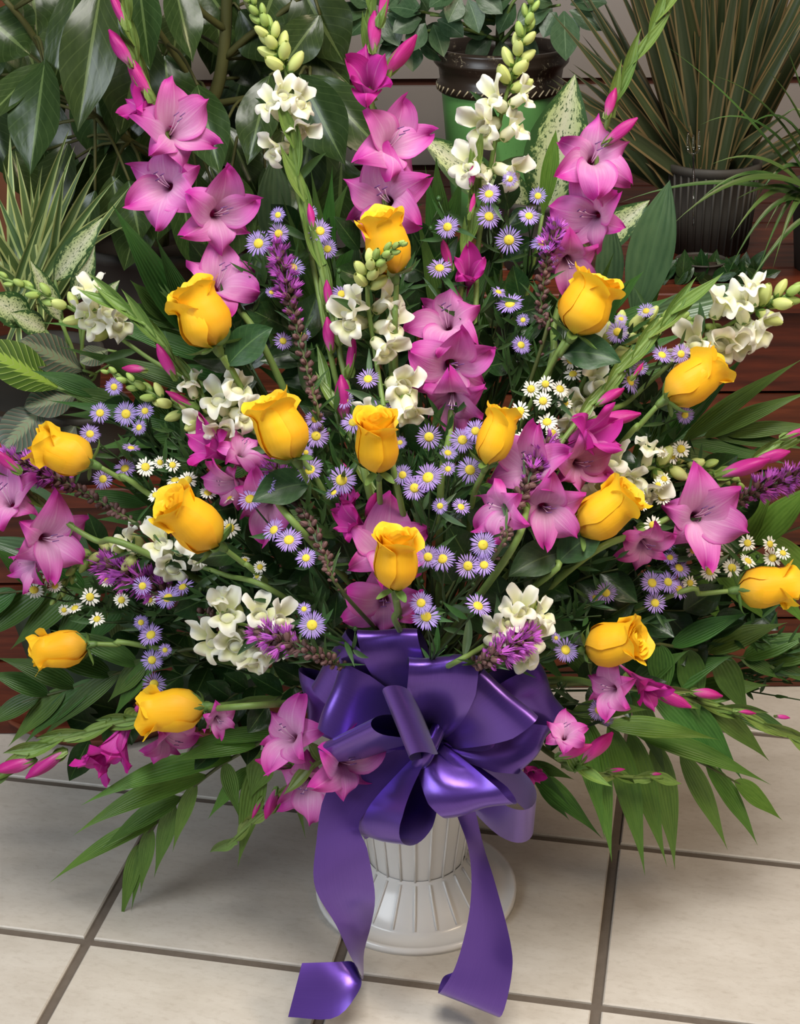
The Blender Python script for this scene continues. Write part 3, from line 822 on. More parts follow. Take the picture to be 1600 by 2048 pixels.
gladiolus('short budded gladiolus in front with its blooms behind the rose above the bow', [(790, 1190), (765, 1060), (728, 940), (695, 860), (655, 770)],
  [(770, 1100, 190, 60, 18), (768, 1205, 170, -90, 24, 0, .05), (712, 1050, 96, 150, 45, 1), (700, 1010, 60, 110, 60, 1)],
  [(742, 1012, 56, 70, 55), (694, 948, 46, 110, 78)], rng(.52, .96, 6), .018, bl=110)
gladiolus('gladiolus at middle left with purple half-open blooms under the white snapdragon', [(620, 1080), (540, 985), (440, 840), (350, 720), (290, 650), (235, 610)],
  [(530, 1012, 150, -140, 34), (462, 968, 120, 200, 50), (486, 905, 110, 60, 40), (428, 900, 105, 150, 50, 1)],
  [(332, 722, 76, 118, 80), (268, 738, 48, 175, 84), (362, 800, 70, 150, 80)], rng(.5, .95, 9), -.005, bl=120)
gladiolus('pink gladiolus cut off by the left edge with two broad drooping blooms', [(300, 1110), (190, 1080), (100, 1020), (30, 960), (-60, 900)],
  [(95, 1082, 170, -30, 30), (15, 1000, 150, 130, 30), (60, 1130, 110, 200, 50)], [(10, 920, 70, 140, 75)], rng(.6, .95, 4), -.03)
gladiolus('pale pink gladiolus right of centre with folded magenta blooms and green tip', [(1010, 1120), (1060, 1000), (1120, 890), (1200, 790), (1290, 685), (1365, 605)],
  [(1090, 1020, 160, -60, 24), (1060, 935, 175, 150, 24), (1002, 1020, 140, 190, 40), (1160, 930, 140, -30, 34), (1168, 880, 150, 20, 52, 1)],
  [(1232, 838, 100, 12, 80), (1222, 792, 60, 30, 80), (1275, 742, 40, 55, 84)], rng(.58, .96, 8), -.03, bl=125, bw=28)
gladiolus('pink gladiolus with a star-shaped bloom at the right under the green snapdragon tip', [(1150, 1130), (1290, 1060), (1400, 1000), (1480, 935), (1560, 890), (1650, 845)],
  [(1400, 1035, 190, -10, 22), (1288, 1088, 130, -60, 35)], [(1490, 935, 100, 18, 72), (1545, 912, 70, 14, 80), (1592, 866, 60, 20, 84)], rng(.7, .97, 5), -.03)
gladiolus('gladiolus with long green bracts hanging out at the lower left over the floor', [(520, 1410), (400, 1420), (280, 1435), (150, 1470), (50, 1510), (-40, 1600)],
  [(435, 1440, 80, -60, 40), (335, 1478, 130, -50, 50), (235, 1485, 120, -120, 66, 1), (205, 1510, 100, -125, 72, 1)], [(90, 1530, 90, 215, 82), (28, 1532, 80, 195, 84)], rng(.45, .95, 9), -.05, bl=125, bw=32)
gladiolus('pink gladiolus drooping at the lower left of the purple bow over the vase', [(770, 1440, .12), (700, 1490, .07), (630, 1530), (570, 1590), (510, 1640), (455, 1690)],
  [(578, 1474, 155, 165, 34), (690, 1528, 172, -30, 28), (615, 1572, 158, -110, 36)], [(545, 1526, 70, 170, 78), (542, 1608, 62, 250, 80), (514, 1616, 44, 245, 80)], rng(.5, .95, 6), -.035, bl=95, bw=30)
gladiolus('small budded gladiolus lying just right of the bow above the bright palm', [(1020, 1440, .16), (1090, 1500, .09), (1160, 1540), (1240, 1552), (1325, 1556)],
  [(1130, 1470, 100, 80, 34), (1058, 1540, 70, -60, 40, 1, .09)], [(1150, 1502, 72, 20, 74), (1196, 1494, 84, 45, 74), (1232, 1540, 36, 5, 84), (1312, 1548, 22, 0, 84)], rng(.5, .95, 6), -.075, bl=90, bw=28)
gladiolus('gladiolus at the lower right with small closed buds along a long green tip', [(1100, 1360, .12), (1200, 1370, .03), (1290, 1380), (1380, 1400), (1490, 1430), (1610, 1490)],
  [(1222, 1380, 125, 200, 34), (1290, 1372, 88, -40, 50, 1)], [(1342, 1396, 84, -25, 72), (1415, 1388, 60, -8, 82), (1490, 1424, 44, -8, 84), (1565, 1434, 30, -8, 84)], rng(.5, .96, 8), -.075, bl=125, bw=26)
# ------------------------------------------------------------------ snapdragons
def snapdragon(label, path, florets, t_buds, n_buds, off=0.0, bsize=34):
    """florets (x, y, size, ang, tilt); buds fill the path between the fractions t_buds, shrinking to the tip"""
    pts = [PP(q, off) for q in path]
    sp = spline([MOUTH + Vector((U(-.04, .04), U(-.02, .03), 0))] + pts, 12 * len(pts))
    n = len(sp) - 1
    root = thing('snapdragon', label, 'snapdragon', pts[0], 'white snapdragons in the arrangement')
    M0 = rel(root)
    put('stem', mk('stem', tube(sp, .0034, .0016, 7), MAT['stem_green']), root, M0)
    for k, (x, y, size, ang, tilt) in enumerate(florets):
        p = PD(x, y, off - .015); S = size / pxm(p) / .98
        ax = facing(p, ang, tilt)
        base = p - ax * S * .55
        fl, up, lo = SNAP[(k + len(path)) % 4]
        o = put('floret', fl, root, M0 @ frame(base, ax, S, UP, U(-.3, .3)))
        put('upper_lip', up, o, Matrix.Scale(U(.92, 1.12), 4)); put('lower_lip', lo, o, Matrix.Scale(U(.92, 1.1), 4)); put('calyx', SNAP_CAL, o)
        q = min(sp, key=lambda c: (c - base).length)
        if (q - base).length > .003:
            put('pedicel', mk('pedicel', tube(spline([q, q.lerp(base, .5) - UP * .002, base], 4), .0012, n=5), MAT['stem_green']), root, M0)
    for k in range(n_buds):
        f = k / max(1, n_buds - 1)
        t = t_buds[0] + (t_buds[1] - t_buds[0]) * f
        i = min(n - 1, int(t * n)); b = sp[i].lerp(sp[i + 1], t * n - i); T = (sp[min(n, i + 1)] - sp[i - 1]).normalized()
        c = (CAM - b).normalized(); sd = T.cross(c).normalized()
        a = k * 2.4
        rad = (sd * math.cos(a) + c * (math.sin(a) * .8 + .15)).normalized()
        s = bsize * 1.4 * (1.12 - .70 * f) / pxm(b)
        ax = (rad * (1 - .55 * f) + T * (.55 + .6 * f)).normalized()
        o = put('bud', SNAP_BUD if f < .5 else SNAP_GREEN, root, M0 @ frame(b + rad * .0015, ax, s, T))
        put('calyx', SNAP_CAL, o, Matrix.Scale(1.15, 4))
    for k in range(3):
        i = int(n * (.35 + .12 * k)); b = sp[i]; T = (sp[i + 1] - sp[i]).normalized()
        sd = T.cross((CAM - b).normalized()) * (1 if k % 2 else -1)
        put('leaf', mk('leaf', blade(b, b + (T * .7 + sd).normalized() * .045, .009, CAM - b, T * .006, nv=7), MAT['small_leaf']), root, M0)
    return root
snapdragon('tall white snapdragon at the top left of centre with green buds curving left', [(680, 800), (620, 500), (585, 330), (580, 180), (545, 80), (490, -20)],
  [(543, 210, 74, 130, 50), (600, 205, 78, 30, 50), (548, 300, 74, 190, 60), (596, 258, 76, -70, 55), (566, 190, 64, 60, 40)], (.72, .99), 20, .03, 36)
snapdragon('tall white snapdragon at the top right in front of the green pot', [(930, 760), (955, 500), (985, 310), (1010, 200), (1042, 90), (1075, -40)],
  [(968, 255, 88, 200, 40), (1030, 255, 70, 40, 62), (940, 330, 86, 150, 45), (1020, 345, 74, -20, 58), (988, 200, 74, 140, 48), (1048, 192, 64, 35, 70), (965, 365, 70, 240, 50)], (.70, .99), 18, .03, 36)
snapdragon('white snapdragon in the centre with its green bud tip bending over the top rose', [(800, 1000), (770, 830), (748, 690), (735, 590, -.03), (745, 530, -.06), (805, 486, -.085)],
  [(700, 645, 90, 180, 38), (712, 610, 70, 140, 46), (775, 600, 74, 40, 58), (785, 650, 84, 10, 48), (770, 700, 74, -40, 52), (806, 775, 96, -20, 34), (820, 825, 80, -70, 55), (750, 830, 66, 200, 48)], (.70, .99), 17, -.01, 34)
snapdragon('white snapdragon reaching out to the upper left edge over the prayer plant', [(560, 860), (430, 780), (320, 730), (230, 670), (110, 600), (-10, 550)],
  [(182, 585, 74, 100, 60), (180, 640, 84, 195, 50), (235, 648, 76, -10, 44), (215, 625, 60, 60, 50)], (.66, .99), 15, .03, 36)
snapdragon('white snapdragon at middle left with a row of green buds pointing left', [(650, 990), (560, 900), (480, 850), (380, 825), (300, 785), (215, 740)],
  [(438, 800, 82, 120, 44), (474, 780, 80, 60, 50), (402, 852, 78, 200, 50), (450, 862, 80, 250, 42), (488, 830, 76, -10, 40), (380, 768, 60, 110, 66)], (.60, .99), 18, .0, 34)
snapdragon('white snapdragon at the lower left whose green tip bends down among daisies', [(560, 1190), (450, 1150), (350, 1118), (260, 1108), (170, 1120), (110, 1205)],
  [(322, 1088, 78, 130, 46), (372, 1080, 80, 60, 46), (345, 1135, 84, 250, 40), (252, 1082, 62, 130, 66), (398, 1110, 70, -20, 44)], (.62, .99), 17, .0, 32)
snapdragon('white snapdragon facing forward at the lower left beside a purple liatris tip', [(640, 1300), (560, 1270), (490, 1250), (440, 1240)],
  [(455, 1232, 86, 110, 36), (425, 1282, 84, 190, 46), (520, 1230, 84, 70, 40), (540, 1300, 80, -70, 50), (470, 1290, 86, 250, 36), (505, 1325, 74, 260, 62), (560, 1240, 70, 20, 40), (440, 1200, 52, 110, 66)], (.8, .99), 6, -.02, 34)
snapdragon('white snapdragon facing forward just right of the bow beside a liatris tip', [(900, 1330), (970, 1290), (1030, 1250), (1080, 1215)],
  [(1040, 1222, 78, 90, 40), (998, 1270, 82, 180, 46), (1060, 1275, 84, -20, 36), (1045, 1312, 80, 260, 46), (1080, 1232, 64, 30, 58), (1020, 1245, 66, 120, 40)], (.85, .99), 5, -.015, 36)
snapdragon('white snapdragon at the right with a tapering green tip above the star-shaped bloom', [(1080, 1080), (1160, 1010), (1230, 960), (1310, 935), (1400, 935), (1480, 965)],
  [(1225, 925, 86, 110, 40), (1212, 968, 84, 230, 36), (1255, 962, 78, -40, 40), (1295, 985, 74, -50, 50), (1238, 990, 70, 250, 40), (1298, 905, 60, 75, 70), (1200, 1000, 70, 200, 50)], (.66, .99), 17, -.005, 36)
snapdragon('white snapdragon reaching out to the right edge above the pointed rosebud', [(1150, 900), (1260, 800), (1350, 720), (1440, 660), (1530, 610), (1620, 570)],
  [(1390, 688, 90, 150, 36), (1440, 690, 96, -50, 36), (1515, 660, 92, -20, 54), (1478, 612, 80, 110, 56), (1440, 602, 72, 70, 66), (1480, 680, 84, -40, 44), (1505, 580, 64, 95, 72), (1372, 720, 76, 220, 44)], (.80, .99), 11, .0, 40)
snapdragon('snapdragon with many lime green buds behind the green gladiolus tip', [(1080, 980), (1130, 850), (1180, 740), (1250, 665), (1350, 640), (1465, 668)],
  [(1185, 700, 84, 95, 52), (1195, 765, 84, 40, 40), (1160, 815, 84, 200, 40), (1150, 850, 78, 250, 46)], (.58, .99), 24, .01, 38)

# ------------------------------------------------------------------ liatris
def liatris(label, path, frac, off=0.0, n=40, rad=11, size=27):
    """spike whose upper fraction frac is in open purple tufts; path from low to tip"""
    pts = [PP(q, off) for q in path]
    sp = spline([MOUTH + Vector((U(-.04, .04), U(-.02, .03), 0))] + pts, 14 * len(pts))
    m = len(sp) - 1; i0 = m / len(pts)
    root = thing('liatris', label, 'liatris', pts[0], 'purple liatris spikes in the arrangement')
    M0 = rel(root)
    put('stem', mk('stem', tube(sp, .0024, .0014, 6), MAT['stem_dark']), root, M0)
    n = int(n * 1.3)
    for k in range(n):
        f = (k + .5) / n
        t = i0 + (m - i0) * f; i = min(m - 1, int(t)); b = sp[i].lerp(sp[i + 1], t - i); T = (sp[i + 1] - sp[i]).normalized()
        c = (CAM - b).normalized(); sd = T.cross(c).normalized(); a = k * 2.39996
        rd = (sd * math.cos(a) + c * math.sin(a)).normalized()
        s = size / pxm(b) * (.62 + .55 * min(1, f * 1.6) - .3 * max(0, f - .6)) * U(.85, 1.1)
        ax = (rd + T * (.75 if f < .93 else 2.0)).normalized()
        o = put('floret', L_CAL, root, M0 @ frame(b + rd * .001, ax, s, T))
        if f > 1 - frac: put('tuft', L_TUFT[k % 3] if f > 1 - frac * .72 else L_SMALL, o)
    for k in range(12):
        i = int(m * U(.25, .75)); b = sp[i]; T = (sp[i + 1] - sp[i]).normalized()
        e = b + (T * .7 + RIGHT * U(-1, 1) + UP * U(-.5, .8)).normalized() * U(.02, .04)
        put('leaf', mk('leaf', blade(b, e, .0028, CAM - b, T * .003, nv=5, nu=2), MAT['small_leaf']), root, M0)
liatris('tall liatris spike left of centre, purple at the tip and brown below', [(650, 880), (620, 760), (585, 620), (555, 495)], .42, .0, 52)
liatris('liatris spike at the left edge running under the left yellow rose', [(330, 1080), (220, 1015), (120, 960), (18, 915)], .45, .0, 46)
liatris('thick purple liatris spike at the lower left above the lavender asters', [(480, 1270), (400, 1220), (300, 1170), (212, 1128)], .62, -.01, 50, 12, 33)
liatris('short purple liatris tip lying over the front left white snapdragon', [(690, 1335, .06), (640, 1313), (585, 1290), (522, 1266)], .42, -.05, 32, 11, 33)
liatris('short purple liatris tip lying over the white snapdragon right of the bow', [(935, 1335, .06), (970, 1322), (1010, 1298), (1055, 1275)], .7, -.05, 30, 11, 33)
liatris('liatris spike left of the upper centre bloom cluster, brown with few purple tufts', [(690, 1190), (650, 1110), (600, 1010), (545, 935)], .32, -.015, 44)
liatris('liatris spike standing in front of the pale pink gladiolus right of centre', [(985, 1120), (1015, 1050), (1055, 965), (1095, 885)], .36, -.05, 42)
liatris('liatris spike leaving the picture at the right edge above the daisies', [(1390, 1040), (1460, 1010), (1530, 975), (1615, 945)], .62, .0, 40)
liatris('thin liatris spike beside the upper right pink gladiolus', [(1075, 720), (1080, 640), (1090, 540), (1112, 455)], .35, .0, 40, 10, 25)

# ------------------------------------------------------------------ asters and daisies
def spray(kind, label, heads, hub=None, off=0.0, fine=14):
    """heads (x, y, diameter)"""
    if hub is None:
        hx = sum(h[0] for h in heads) / len(heads); hy = sum(h[1] for h in heads) / len(heads)
        dx, dy = 845 - hx, 1400 - hy; d = math.hypot(dx, dy)
        hub = (hx + dx / d * 110, hy + dy / d * 110)
    hp = PD(*hub, off=off + .045)
    root = thing('aster_spray' if kind == 'aster' else 'daisy_spray', label, 'aster' if kind == 'aster' else 'daisy', hp, 'lavender asters in the arrangement' if kind == 'aster' else 'small white daisies in the arrangement')
    M0 = rel(root); g = []
    main = stem_path(hp, None, 8)
    g.append(tube(main, .0018, .0014, 5))
    tw = []
    for k, (x, y, dia) in enumerate(heads):
        p = PD(x, y, off - .012 + U(-.008, .008))
        dx, dy = x - 845, 1330 - y
        out = math.degrees(math.atan2(dy, dx))
        ax = facing(p, out * .6 + 90 * .4 + U(-50, 50), abs(rnd.gauss(22, 17)))
        S = dia / pxm(p)
        o = put('blossom', (ASTER if kind == 'aster' else DAISY)[k % (3 if kind == 'aster' else 2)], root, M0 @ frame(p, ax, S, None, U(0, 6)))
        put('disc', A_DISC if kind == 'aster' else D_DISC, o)
        e = p - ax * S * .15
        pts = spline([hp, hp.lerp(e, .5) + Vector((U(-.008, .008), U(-.004, .008), U(-.012, 0))), e - ax * .006, e], 7)
        g.append(tube(pts, .0012, .0008, 4)); tw.append(pts)
    put('stem', mk('stem', join(*g), MAT['stem_aster']), root, M0)
    lv = []
    for k in range(fine):
        pts = tw[k % len(tw)]; b = pts[rnd.randrange(0, 6)] if k % 3 else main[rnd.randrange(4, 9)]
        e = b + (RIGHT * U(-1, 1) + UP * U(-.4, 1) + FWD * U(-.4, .3)).normalized() * U(.018, .038)
        lv.append(blade(b, e, U(.003, .007), CAM - b, UP * U(-.004, .004), nv=5, nu=2))
        if k % 4 == 0:
            lv.append(tube([b, b.lerp(e, .6) + UP * .008], .0007, n=4)); q = b.lerp(e, .6) + UP * .008
            lv.append(tube(spline([q, q + UP * .003, q + UP * .006], 3), [.0008, .0026, .0024, .0006], n=6))
    f = put('foliage', mk('foliage', join(*lv), MAT['small_leaf']), root, M0); f['kind'] = 'stuff'
A = lambda label, heads, **k: spray('aster', label, heads, **k)
W = lambda label, heads, **k: spray('daisy', label, heads, **k)
A('lavender asters beside the tip of the tall left liatris spike', [(517, 487, 58), (557, 467, 46), (585, 535, 56), (556, 430, 36)], off=.015)
A('lavender asters between the slender budded gladiolus and the top rose', [(640, 462, 54), (655, 498, 44), (620, 425, 34)], off=.03)
A('lavender asters beside the closed magenta gladiolus buds', [(683, 588, 46), (566, 682, 42), (605, 670, 36), (543, 585, 30)], off=.02)
A('lavender asters around the foot of the top right snapdragon', [(978, 388, 50), (978, 433, 54), (1018, 480, 60), (1020, 358, 34)], off=.01)
A('lavender asters left of the upper right pink gladiolus', [(1086, 486, 56), (1058, 432, 46), (1076, 392, 40), (1100, 510, 44)], off=.015)
A('lavender asters between the mauve gladiolus tip and the top rose', [(895, 454, 52), (879, 536, 54)], off=.0)
A('lavender asters right of the mauve half-open gladiolus bloom', [(1020, 608, 60), (997, 584, 36), (1046, 640, 30), (1042, 690, 44)], off=.01)
A('lavender asters between the two middle yellow roses', [(632, 872, 56), (630, 838, 44), (736, 758, 50), (612, 905, 30)], off=-.005)
A('lavender asters around the top of the upright middle rose', [(760, 825, 60), (706, 845, 52), (690, 800, 44), (800, 885, 30)], off=.005)
A('dense lavender asters left of the slim yellow rose', [(925, 880, 58), (951, 862, 50), (858, 874, 56), (896, 906, 42), (940, 940, 60)], off=-.015)
A('lavender asters below the dense aster cluster in the centre', [(856, 955, 66), (829, 976, 54), (896, 938, 36), (805, 950, 46), (880, 1012, 36), (922, 1014, 42)], off=-.02)
A('lavender asters under the left middle rose', [(620, 940, 62), (683, 960, 66), (668, 985, 40)], off=-.015)
A('lavender asters over the pale gladiolus bloom at left centre', [(534, 970, 48), (500, 998, 56), (548, 1060, 54), (578, 1080, 60), (612, 1116, 46)], off=-.03)
A('lavender asters right of the rose above the bow', [(856, 1114, 52), (885, 1118, 58), (936, 1132, 56), (966, 1090, 60), (968, 1130, 50)], off=-.03)
A('three lavender asters just above the right bow loops', [(842, 1206, 52), (852, 1233, 62), (956, 1212, 60)], off=-.035)
A('single lavender aster beside the left front liatris tip', [(624, 1250, 62), (608, 1218, 32)], off=-.035)
A('lavender asters beside the thick liatris spike at lower left', [(336, 1196, 56), (366, 1174, 50), (285, 1172, 44)], off=-.02)
A('column of lavender asters right of the far left rosebud', [(302, 1270, 56), (304, 1320, 48), (308, 1368, 52), (282, 1245, 34), (330, 1300, 30)], off=-.015)
A('lavender asters left of the yellow rose beside the bow', [(1131, 1300, 58), (1112, 1276, 24)], off=-.025)
A('clump of lavender asters left of the far right rose', [(1304, 1166, 54), (1336, 1164, 50), (1310, 1206, 50), (1358, 1136, 52), (1358, 1178, 46)], off=-.01)
A('lavender asters below the star-shaped gladiolus bloom', [(1330, 1080, 52), (1340, 1115, 36), (1212, 1186, 48), (1190, 1196, 36)], off=.0)
A('lavender asters over the dusky bloom at lower right', [(1198, 1420, 48), (1206, 1400, 40), (1214, 1440, 28)], off=-.035)
A('lavender asters in the left upper foliage under the bud row', [(252, 828, 54), (200, 826, 46), (290, 822, 40), (228, 774, 40), (278, 855, 36)], off=.0)
A('lavender asters touching the yellow rose at the left edge', [(180, 868, 46), (250, 937, 50), (206, 958, 46), (262, 896, 40)], off=-.01)
A('lavender asters left of the green gladiolus tip at right', [(1235, 664, 50), (1260, 762, 60), (1292, 622, 40), (1242, 638, 30)], off=.0)
A('lavender asters below the right edge snapdragon', [(1324, 710, 48), (1362, 708, 44), (1280, 735, 36), (1370, 830, 40)], off=-.02)
W('white daisies at the far left below the drooping gladiolus', [(68, 1180, 44), (95, 1156, 36), (150, 1216, 38), (180, 1194, 42), (110, 1172, 34)], off=-.01)
W('white daisies under the green snapdragon tip at lower left', [(243, 1200, 36), (194, 1238, 36), (215, 1160, 36), (300, 1200, 28), (128, 1220, 26)], off=-.015)
W('white daisies above the forward yellow rose at left', [(291, 934, 44), (350, 960, 42), (376, 960, 42), (345, 930, 34), (320, 925, 30), (312, 990, 38)], off=-.01)
W('white daisies right of the forward yellow rose at left', [(416, 986, 40), (460, 996, 36), (460, 1056, 46), (400, 1116, 40), (370, 985, 28)], off=-.01)
W('two white daisies half hidden among dark stems at left centre', [(520, 1134, 30), (514, 1152, 26), (490, 1120, 24)], off=.0)
W('cluster of white daisies right of centre below the large upper right rose', [(1142, 720, 44), (1146, 748, 40), (1062, 778, 40), (1091, 768, 38), (1120, 778, 42)], off=-.005)
W('white daisies beside the slim yellow rose', [(1086, 802, 42), (1040, 822, 44), (1094, 844, 46), (1052, 876, 48), (1106, 866, 36), (1130, 806, 34)], off=-.01)
W('white daisies above the right green snapdragon tip', [(1362, 898, 42), (1344, 912, 38), (1324, 905, 30), (1328, 958, 34)], off=-.005)
W('white daisies left of the star-shaped gladiolus bloom', [(1324, 996, 40), (1306, 1050, 40), (1284, 1010, 30), (1316, 970, 30)], off=-.02)
W('white daisies between the star-shaped bloom and the far right rose', [(1386, 1100, 38), (1426, 1106, 42), (1420, 1142, 44), (1380, 1166, 34)], off=-.01)
W('white daisies touching the far right yellow rose', [(1464, 1136, 44), (1495, 1086, 38), (1545, 1116, 42), (1540, 1088, 36), (1496, 1122, 40), (1566, 1106, 34)], off=-.005)
# ------------------------------------------------------------------ labels by the nearest landmark
LAND = {(775, 490): 'the topmost yellow rose', (1175, 610): 'the large upper right rose', (1385, 765): 'the pointed right rosebud', (405, 635): 'the upper left rose', (560, 860): 'the left middle rose',
        (755, 890): 'the upright middle rose', (990, 870): 'the slim rose right of centre', (125, 905): 'the left edge rose', (388, 1046): 'the forward left rose', (793, 1120): 'the rose above the bow',
        (1210, 1025): 'the right centre rose', (1530, 1173): 'the far right rose', (1225, 1290): 'the rose beside the bow', (120, 1298): 'the far left rosebud', (345, 1420): 'the lowest rose',
        (900, 690): 'the mauve centre gladiolus', (740, 620): 'the centre snapdragon', (450, 820): 'the left bud-row snapdragon', (480, 1270): 'the front left snapdragon', (1040, 1260): 'the front right snapdragon',
        (1080, 960): 'the pale pink gladiolus', (1405, 1030): 'the star-shaped bloom', (860, 1400): 'the purple bow', (600, 600): 'the tall left liatris', (1090, 790): 'the daisy cluster'}
USED = {}
def near_label(what, x, y):
    out = []
    for (lx, ly), nm in LAND.items():
        dx, dy = x - lx, y - ly
        side = ('right of' if dx > 0 else 'left of') if abs(dx) > 1.6 * abs(dy) else ('below' if dy > 0 else 'above') if abs(dy) > 1.6 * abs(dx) else ('below and ' if dy > 0 else 'above and ') + ('right of' if dx > 0 else 'left of')
        out.append((math.hypot(dx, dy), f'{what} {side} {nm}'))
    out.sort()
    for d, l in out[:7]:
        if l not in USED: break
    else: l = out[0][1]
    USED[l] = 1
    return l

# ------------------------------------------------------------------ palm fronds
def frond(label, path, leaflets, mat='palm', Ys=None, off=0.0, sag=.10, name='palm_frond', group='palm fronds in the arrangement', w=30, from_vase=True, cup=.1):
    """path: rachis pixels; leaflets (t, tip x, tip y[, width, dY])"""
    pts = [P(x, y, Ys[i] if Ys else D(x, y) + off) for i, (x, y) in enumerate(path)]
    sp = spline(pts, 30)
    root = thing(name, label, 'palm frond', pts[0], group)
    M0 = rel(root)
    full = (stem_path(pts[0], (pts[1] - pts[0]).normalized(), 8)[:-1] + sp) if from_vase else sp
    put('rachis', mk('rachis', tube(full, .0026, .0012, 6), MAT['stem_dark']), root, M0)
    for lf in leaflets:
        t, tx, ty = lf[:3]; wd = lf[3] if len(lf) > 3 else w; dY = lf[4] if len(lf) > 4 else 0.0
        i = min(29, int(t * 30)); b = sp[i].lerp(sp[i + 1], t * 30 - i)
        e = P(tx, ty, b.y + dY)
        L = (e - b).length
        n = (CAM - b).normalized() * .8 + Vector((0, 0, .7)) + RIGHT * U(-.15, .15)
        put('leaflet', mk('leaflet', blade(b, e, wd / pxm(b), n, Vector((0, 0, 1)) * L * sag + RIGHT * L * U(-.03, .03), wide=.36, fold=cup, nv=14, tip=1.5, base=.12, wave=.01), MAT[mat]), root, M0)
    return root
frond('palm frond at the lower left hanging over the floor tiles', [(530, 1480), (450, 1525), (380, 1580), (310, 1650), (278, 1690)],
  [(.05, 330, 1530, 44, -.02), (.2, 160, 1612, 52, -.02), (.38, 145, 1672, 52, -.02), (.56, 200, 1700, 46), (.72, 96, 1768, 38), (.25, 480, 1640, 34), (.45, 345, 1705, 32), (.6, 308, 1756, 40), (.78, 281, 1788, 36), (.88, 262, 1825, 24), (.99, 240, 1850, 34)], 'palm_bright', sag=.12)
frond('palm frond with broad hanging leaflets at the lower left below the rosebud', [(330, 1310), (240, 1345), (150, 1375), (60, 1400), (-40, 1440)],
  [(.1, 215, 1405, 50), (.25, 80, 1480, 46), (.38, 45, 1492, 48), (.55, 15, 1495, 48), (.7, -40, 1460, 46), (.3, 60, 1300, 52), (.15, 100, 1260, 48), (.5, -10, 1315, 50), (.65, -30, 1345, 46), (.9, -60, 1400, 36), (.05, 225, 1440, 44)], 'palm', off=.0, sag=.08)
frond('dark palm frond with wide blades at the far left edge', [(300, 1190), (190, 1180), (80, 1180), (-40, 1190)],
  [(.15, 170, 1300, 58), (.3, 100, 1310, 60), (.45, 20, 1300, 62), (.62, -50, 1290, 60), (.8, -80, 1260, 54), (.2, 240, 1330, 50), (.4, 60, 1100, 46), (.65, -20, 1090, 46)], 'palm', off=.05, sag=.04)
frond('bright palm frond spreading at the lower right over the floor tiles', [(1130, 1420), (1200, 1445), (1290, 1475), (1400, 1525), (1500, 1580)],
  [(.08, 1210, 1680, 46, -.03), (.14, 1224, 1726, 56, -.03), (.3, 1290, 1752, 58, -.03), (.42, 1334, 1734, 54, -.03), (.54, 1350, 1742, 54, -.02), (.66, 1456, 1702, 44), (.78, 1516, 1692, 44), (.92, 1566, 1642, 44), (.3, 1440, 1480, 48), (.45, 1542, 1570, 48), (.05, 1300, 1420, 46)], 'palm_bright', off=-.01, sag=.06)
frond('dark palm frond hanging over the bright frond at the lower right', [(1240, 1370), (1300, 1380), (1370, 1395), (1450, 1420), (1530, 1450)],
  [(.1, 1335, 1562, 44, -.02), (.25, 1450, 1552, 56, -.02), (.42, 1486, 1562, 60, -.02), (.6, 1540, 1524, 50, -.01), (.8, 1600, 1480, 44), (.1, 1380, 1300, 50), (.3, 1470, 1310, 60), (.5, 1540, 1370, 60)], 'palm', off=.02, sag=.06)
frond('palm frond with two neat leaflet rows at the right edge below the far right rose', [(1300, 1285), (1390, 1300), (1480, 1315), (1560, 1330), (1660, 1352)],
  [(.12, 1500, 1225, 48), (.32, 1575, 1245, 50), (.52, 1640, 1265, 50), (.7, 1680, 1290, 46), (.2, 1400, 1440, 60, -.02), (.36, 1500, 1440, 60, -.02), (.5, 1580, 1365, 34), (.66, 1650, 1375, 34), (.05, 1330, 1410, 54, -.02), (.85, 1720, 1390, 34)], 'palm', off=.01, sag=.05)
frond('palm frond with long spiky leaflets fanning out at the right edge', [(1230, 940), (1310, 900), (1380, 880), (1450, 870)],
  [(.25, 1370, 690, 34), (.4, 1500, 700, 38), (.6, 1610, 715, 40), (.8, 1630, 780, 40), (1, 1640, 850, 38), (.3, 1480, 930, 38), (.6, 1580, 930, 36), (.9, 1620, 900, 34), (.1, 1420, 960, 40)], 'palm', off=.07, sag=.03)
frond('pale palm frond with broad blades behind the far right rose', [(1330, 1150), (1430, 1120), (1530, 1080), (1640, 1040)],
  [(.2, 1480, 980, 64), (.4, 1560, 960, 66), (.6, 1640, 960, 64), (.3, 1540, 1250, 62), (.5, 1620, 1260, 64), (.7, 1680, 1220, 60), (.1, 1450, 1250, 56)], 'palm_bright', off=.06, sag=.03)
frond('palm frond with upright dark blades left of the upper left gladiolus', [(520, 860), (460, 760), (400, 690), (340, 640)],
  [(.2, 430, 520, 44), (.4, 370, 480, 46), (.6, 310, 470, 48), (.8, 222, 405, 62), (1., 260, 560, 46), (.5, 180, 640, 46), (.7, 80, 645, 44), (.3, 290, 730, 46), (.15, 105, 690, 46), (.9, 230, 600, 40)], 'palm', off=.09, sag=.03)
frond('palm frond at middle left behind the prayer plant side asters', [(560, 940), (430, 880), (300, 830), (200, 790)],
  [(.2, 260, 960, 44), (.4, 180, 900, 44), (.6, 120, 830, 46), (.8, 110, 780, 46), (1., 60, 740, 44), (.3, 330, 690, 46), (.55, 200, 700, 44), (.1, 340, 1020, 44), (.45, 90, 800, 40)], 'palm', off=.08, sag=.03)
frond('palm frond with narrow upright blades behind the slender budded gladiolus', [(700, 760), (660, 640), (630, 540), (615, 470)],
  [(.1, 560, 380, 30), (.3, 620, 330, 36), (.5, 665, 330, 36), (.7, 700, 360, 38), (.9, 600, 360, 30), (.2, 520, 480, 40), (.4, 720, 440, 36), (.6, 560, 500, 36)], 'palm', off=.10, sag=.02)
